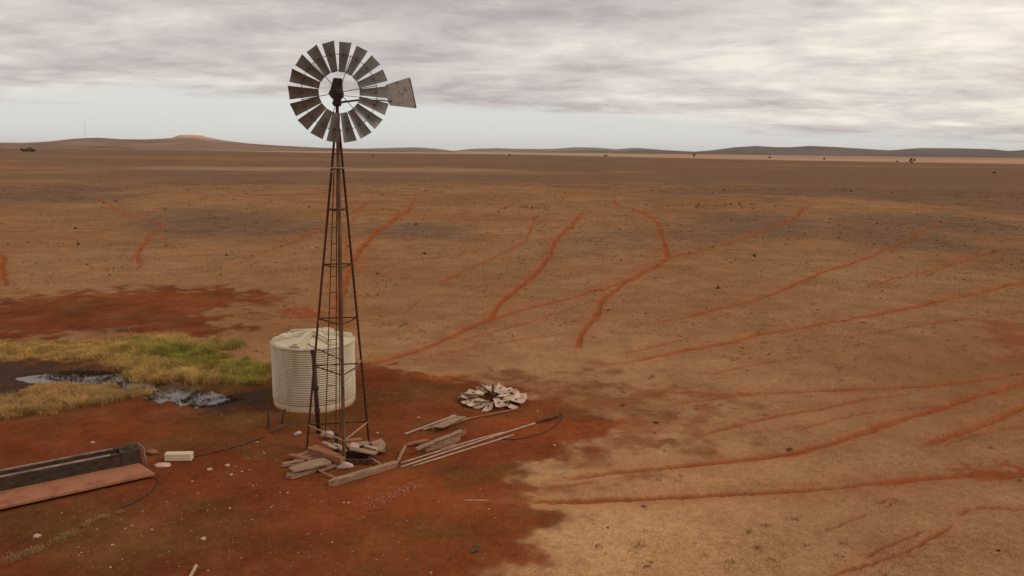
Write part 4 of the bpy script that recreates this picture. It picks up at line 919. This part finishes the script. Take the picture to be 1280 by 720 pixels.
SH = [(531,317,7,'dark round shrub right of the track behind the tower'),(520,281,5,'small dark bush just below the top end of the track behind the tower'),(472,342,6,'low dark bush right of the tower at mid height'),(472,369,5,'dark bush right of the tower, larger of two side by side'),(460,370,3.5,'tiny dark bush right of the tower, smaller of two side by side'),
 (897,361,7,'lone dark shrub on the plain below the track fork'),(943,321,7,'lone dark shrub below the upper right track'),(95,286,6,'dark bush on the far left plain above another bush'),(98,306,6,'dark bush on the left plain nearest the winding track'),(283,320,6,'dark bush just above the faint track left of the tower'),(276,344,4,'small dark bush below the left end of the faint track'),(321,279,4,'small dark bush on the grey plain left of the tower'),
 (820,529,8,'dark spiky shrub on red soil with a dry stem'),(818,542,5,'small dark bush directly before the spiky shrub'),(777,507,6,'low dark tuft on red soil right of the fallen wheel'),(727,495,4,'small dark tuft in the red soil nearest the fallen wheel'),(1247,688,8,'dark tuft beside a pale stone at the lower right'),(206,289,3.5,'tiny bush at the top of the winding track on the left'),(207,262,4,'dark bush above the winding track on the left'),(145,252,5,'dark flat bush at the top end of the left track'),
 (610,291,3,'tiny dark bush between the middle tracks'),(584,324,3,'tiny dark bush left of the middle track'),(1096,280,4,'dark bush on the grey plain at the upper right'),(1022,387,4,'dark bush touching the long right hand track'),(985,300,3,'tiny bush on the track side at the upper right'),(1124,334,3,'tiny dark bush between the two right tracks'),(607,371,3,'tiny bush left of the track junction'),(641,420,3.5,'tiny bush below the main track'),(807,392,4,'small bush right of the main track fork'),(760,388,4.5,'low scrub tuft beside the branch of the main track')]
for x, y, w, l in SH: shrub(x, y, w, l)
for k in range(120):
    y = 238+random.random()**1.4*170; x = random.uniform(0, 1280)
    if y > 330 and x < 480: continue
    shrub(x, y, random.uniform(2.2, 4.0), 'tiny dark tussock dotted over the plain', 'tiny dark tussocks over the plain')
for cx, cy, sx, sy, n in ((650,259,26,3,16),(880,258,40,2,22),(330,330,50,12,16),(100,333,40,8,14)):
    for k in range(n): shrub(random.gauss(cx, sx), random.gauss(cy, sy), random.uniform(2.4, 3.8), 'tiny dark tussock dotted over the plain', 'tiny dark tussocks over the plain')
for k in range(110):
    x, y = random.uniform(860, 1290), random.uniform(268, 350)
    shrub(x, y, random.uniform(2.5, 5), 'low grey saltbush on the right half of the plain', 'grey saltbush on the right of the plain', grey=True, tall=.7)
for k in range(60):
    x, y = random.uniform(620, 860), random.uniform(270, 330)
    shrub(x, y, random.uniform(2.5, 4.5), 'low grey saltbush between the middle tracks', 'grey saltbush between the tracks', grey=True, tall=.7)
# near saltbush and grey tufts in the foreground
shrub(592, 688, 26, 'grey green low saltbush cushion on red soil at the bottom middle', grey=True, tall=.35)
for x, y, w, l in ((804,634,16,'greyish flat tuft in the tan grass below the long wheel track'),(808,706,22,'brown flat tuft in the tan grass at the bottom edge'),(762,660,14,'small brown tuft in the tan grass right of the red soil edge'),(987,560,18,'dark scruffy tuft on the wheel track at the right')):
    shrub(x, y, w, l, grey=True, tall=.25)
def tree(px, py, hpx, r0, label, seed, wide=1.1):
    d = ray(px, py); t = r0/math.hypot(d[0], d[1]); p = CP+d*t; gx = np.array([p[0], p[1], 0.]); k = r0/F; h = hpx*k
    o = empty('tree', tuple(gx)); tag(o, label, 'tree')
    tz = h*.35; mb = MB(gx).tube([gx-Z(.5), gx+Z(tz), gx+np.array([h*.08, 0, h*.7])], [h*.05, h*.04, h*.015], 6)
    for q in range(3): mb.tube([gx+Z(tz*.8), gx+np.array([h*.35*math.cos(q*2.1), h*.35*math.sin(q*2.1), h*.65])], [h*.03, h*.01], 5)
    mb.build('trunk', 'bark', o)
    V, Fs = leafball(700, seed, .75, .2, .3); V = [np.array((v[0]*h*.55*wide, v[1]*h*.55*wide, h*.2+v[2]*h*.68)) for v in V]; new_obj('crown', V, Fs, MT['treeleaf'], o)
for a in ((31,190.5,5.5,1150,'dark tree at the far left horizon, left of a close pair',301,1.4),(40,190.5,6.5,1120,'dark tree at the far left horizon, right of a close pair',302,1.4),(1140,203,6,900,'dark bushy tree before the pale flats at the right horizon',303,1.1),(868,196.3,4.5,1700,'dark tree on the pale flats below the middle hills',304,1.2),(757,197,3.5,1400,'low dark tree on the plain left of the middle hills',305,1.6),
  (637,197.5,4,1150,'small dark tree on the horizon plain in the middle',306,.9),(962,199,3,1500,'tiny tree at the edge of the pale flats left of the bushy tree',307,1.3),(1121,202.5,2.6,1000,'tiny tree just left of the bushy tree at the right horizon',308,1.3),(1243,213,3.5,420,'small dark bush tree on the plain at the far right',309,1),(466,198,4,900,'slim small tree behind the tower top on the plain',310,.7),(1030,200.5,2.5,1300,'tiny tree on the pale flats below the right hills',311,1.5)):
    tree(*a)
# far radio mast on the left hill
d = ray(107, 173); t = 3650/math.hypot(d[0], d[1]); p = CP+d*t; hM = 18*3650/F
mo = empty('radio_mast', tuple(p)); tag(mo, 'thin grey radio mast on the hill at the far left', 'mast')
MB(p).tube([p-Z(6), p+Z(hM)], [.6, .3], 6).build('pole', 'mast', mo)
MB(p).bar(p+Z(hM*.62)-np.array([2.2, 0, 0]), p+Z(hM*.62)+np.array([2.2, 0, 0]), .7, .7).build('antenna', 'mast', mo)
hz_ = MB().add([(x, y, z) for z in (-9, 105) for x, y in ((-13600, -13600), (13600, -13600), (13600, 13600), (-13600, 13600))], [(3, 2, 1, 0), (4, 5, 6, 7), (0, 1, 5, 4), (1, 2, 6, 5), (2, 3, 7, 6), (3, 0, 4, 7)])
hm = bpy.data.materials.new('haze_air'); hm.use_nodes = True; nt = hm.node_tree; nt.nodes.remove(nt.nodes['Principled BSDF'])
pv = nd(nt, 'ShaderNodeVolumePrincipled'); pv.inputs['Color'].default_value = (.92, .86, .82, 1); pv.inputs['Density'].default_value = 2.8e-5
lk(nt, pv.outputs[0], nt.nodes['Material Output'].inputs['Volume'])
tag(hz_.build('haze', hm), kind='stuff')
# ------------------------------------------------------------------ sky and light
SUN_EL, SUN_AZ = R(40), R(100)       # azimuth from +Y towards +X
w = bpy.data.worlds.new('World'); S.world = w; w.use_nodes = True; nt = w.node_tree; bg = nt.nodes['Background']
sky = nd(nt, 'ShaderNodeTexSky', sky_type='NISHITA', sun_disc=False, sun_elevation=SUN_EL, sun_rotation=SUN_AZ); sky.dust_density = 2.0
tc = nd(nt, 'ShaderNodeTexCoord'); sp = nd(nt, 'ShaderNodeSeparateXYZ'); lk(nt, tc.outputs['Generated'], sp.inputs[0])
X_, Y_, Z_ = sp.outputs
hyp = math_(nt, 'SQRT', math_(nt, 'ADD', math_(nt, 'MULTIPLY', X_, X_), math_(nt, 'MULTIPLY', Y_, Y_)))
el = math_(nt, 'DIVIDE', Z_, math_(nt, 'MAXIMUM', hyp, .001)); sa = math_(nt, 'DIVIDE', X_, math_(nt, 'MAXIMUM', hyp, .001))
den = math_(nt, 'ADD', math_(nt, 'MAXIMUM', Z_, 0), .05)
cv = nd(nt, 'ShaderNodeCombineXYZ'); lk(nt, math_(nt, 'DIVIDE', X_, den), cv.inputs[0]); lk(nt, math_(nt, 'DIVIDE', Y_, den), cv.inputs[1])
den2 = math_(nt, 'ADD', math_(nt, 'MAXIMUM', Z_, 0), .15); cv1 = cv       # lower cloud puffs have height of their own: less flattened
cv2 = nd(nt, 'ShaderNodeCombineXYZ'); lk(nt, math_(nt, 'DIVIDE', X_, den2), cv2.inputs[0]); lk(nt, math_(nt, 'DIVIDE', Y_, den2), cv2.inputs[1])
def cn(scale, det, rough, sx=1, sy=1, dist=0, off=0, rz=0):
    mp = nd(nt, 'ShaderNodeMapping'); mp.inputs['Scale'].default_value = (sx, sy, 1); mp.inputs['Location'].default_value = (off, off*.7, 0); mp.inputs['Rotation'].default_value = (0, 0, rz); lk(nt, cv.outputs[0], mp.inputs[0])
    n = nd(nt, 'ShaderNodeTexNoise'); n.inputs['Scale'].default_value = scale; n.inputs['Detail'].default_value = det; n.inputs['Roughness'].default_value = rough; n.inputs['Distortion'].default_value = dist
    lk(nt, mp.outputs[0], n.inputs['Vector']); return n.outputs['Fac']
c1 = cn(.42, 8, .58, .7, 1.0, .3, 3.1, .18); cv = cv2; c2 = cn(2.3, 8, .6, .8, 1, .5, 8.4, .12); cv = cv1; c3 = cn(.22, 4, .55, .9, 1, .3, 5.2, .1)
cv = cv2; c4 = cn(6.5, 6, .6, .85, 1, .3, 2.2, .1); cv = cv1
dn = math_(nt, 'ADD', math_(nt, 'ADD', math_(nt, 'MULTIPLY', c1, .42), math_(nt, 'MULTIPLY', math_(nt, 'SUBTRACT', c4, .2), .16)), math_(nt, 'ADD', math_(nt, 'MULTIPLY', c2, .34), math_(nt, 'MULTIPLY', c3, .36)))
cc = ramp(nt, dn, [(.44, (3.95, 3.52, 3.5)), (.53, (5.0, 4.52, 4.42)), (.62, (6.7, 6.2, 5.85)), (.72, (8.8, 8.2, 7.4))])
# brighter, warmer cloud where the deck is thinnest
sd = (math.sin(R(40))*math.cos(R(15)), math.cos(R(40))*math.cos(R(15)), math.sin(R(15)))   # the thinnest, brightest part of the cloud deck
dp = nd(nt, 'ShaderNodeVectorMath', operation='DOT_PRODUCT'); lk(nt, tc.outputs['Generated'], dp.inputs[0]); dp.inputs[1].default_value = sd
gl = math_(nt, 'POWER', math_(nt, 'MAXIMUM', dp.outputs['Value'], 0), 26)
cc = mix(nt, gl, cc, (1.42, 1.38, 1.27), 'MULTIPLY')
# deck edge: clear strip above the hills
ed = math_(nt, 'SUBTRACT', math_(nt, 'SUBTRACT', .046, math_(nt, 'MULTIPLY', sa, .034)), math_(nt, 'MULTIPLY', math_(nt, 'MAXIMUM', sa, 0), .035))
ed = math_(nt, 'ADD', ed, math_(nt, 'MULTIPLY', math_(nt, 'SUBTRACT', c1, .5), .035)); ed = math_(nt, 'ADD', ed, math_(nt, 'MULTIPLY', math_(nt, 'SUBTRACT', c2, .5), .02))
ed = math_(nt, 'SUBTRACT', ed, math_(nt, 'MULTIPLY', math_(nt, 'MAXIMUM', math_(nt, 'SUBTRACT', math_(nt, 'MULTIPLY', sa, -1), .40), 0), .16))
mk_ = math_(nt, 'DIVIDE', math_(nt, 'SUBTRACT', el, ed), .014, True)
clear = mix(nt, .80, sky.outputs[0], (8.1, 8.15, 7.85))
out = mix(nt, mk_, clear, cc); lk(nt, out, bg.inputs['Color']); bg.inputs['Strength'].default_value = .1
sl = bpy.data.lights.new('sun', 'SUN'); sl.energy = 1.25; sl.angle = R(22); sl.color = (1, .93, .82); so_ = bpy.data.objects.new('sun', sl); COL.objects.link(so_)
dirv = Vector((math.sin(SUN_AZ)*math.cos(SUN_EL), math.cos(SUN_AZ)*math.cos(SUN_EL), math.sin(SUN_EL))); so_.rotation_euler = dirv.to_track_quat('Z', 'Y').to_euler()
S.view_settings.view_transform = 'Standard'; S.view_settings.look = 'None'; S.view_settings.exposure = 0; S.view_settings.gamma = 1
S.render.engine = 'CYCLES'
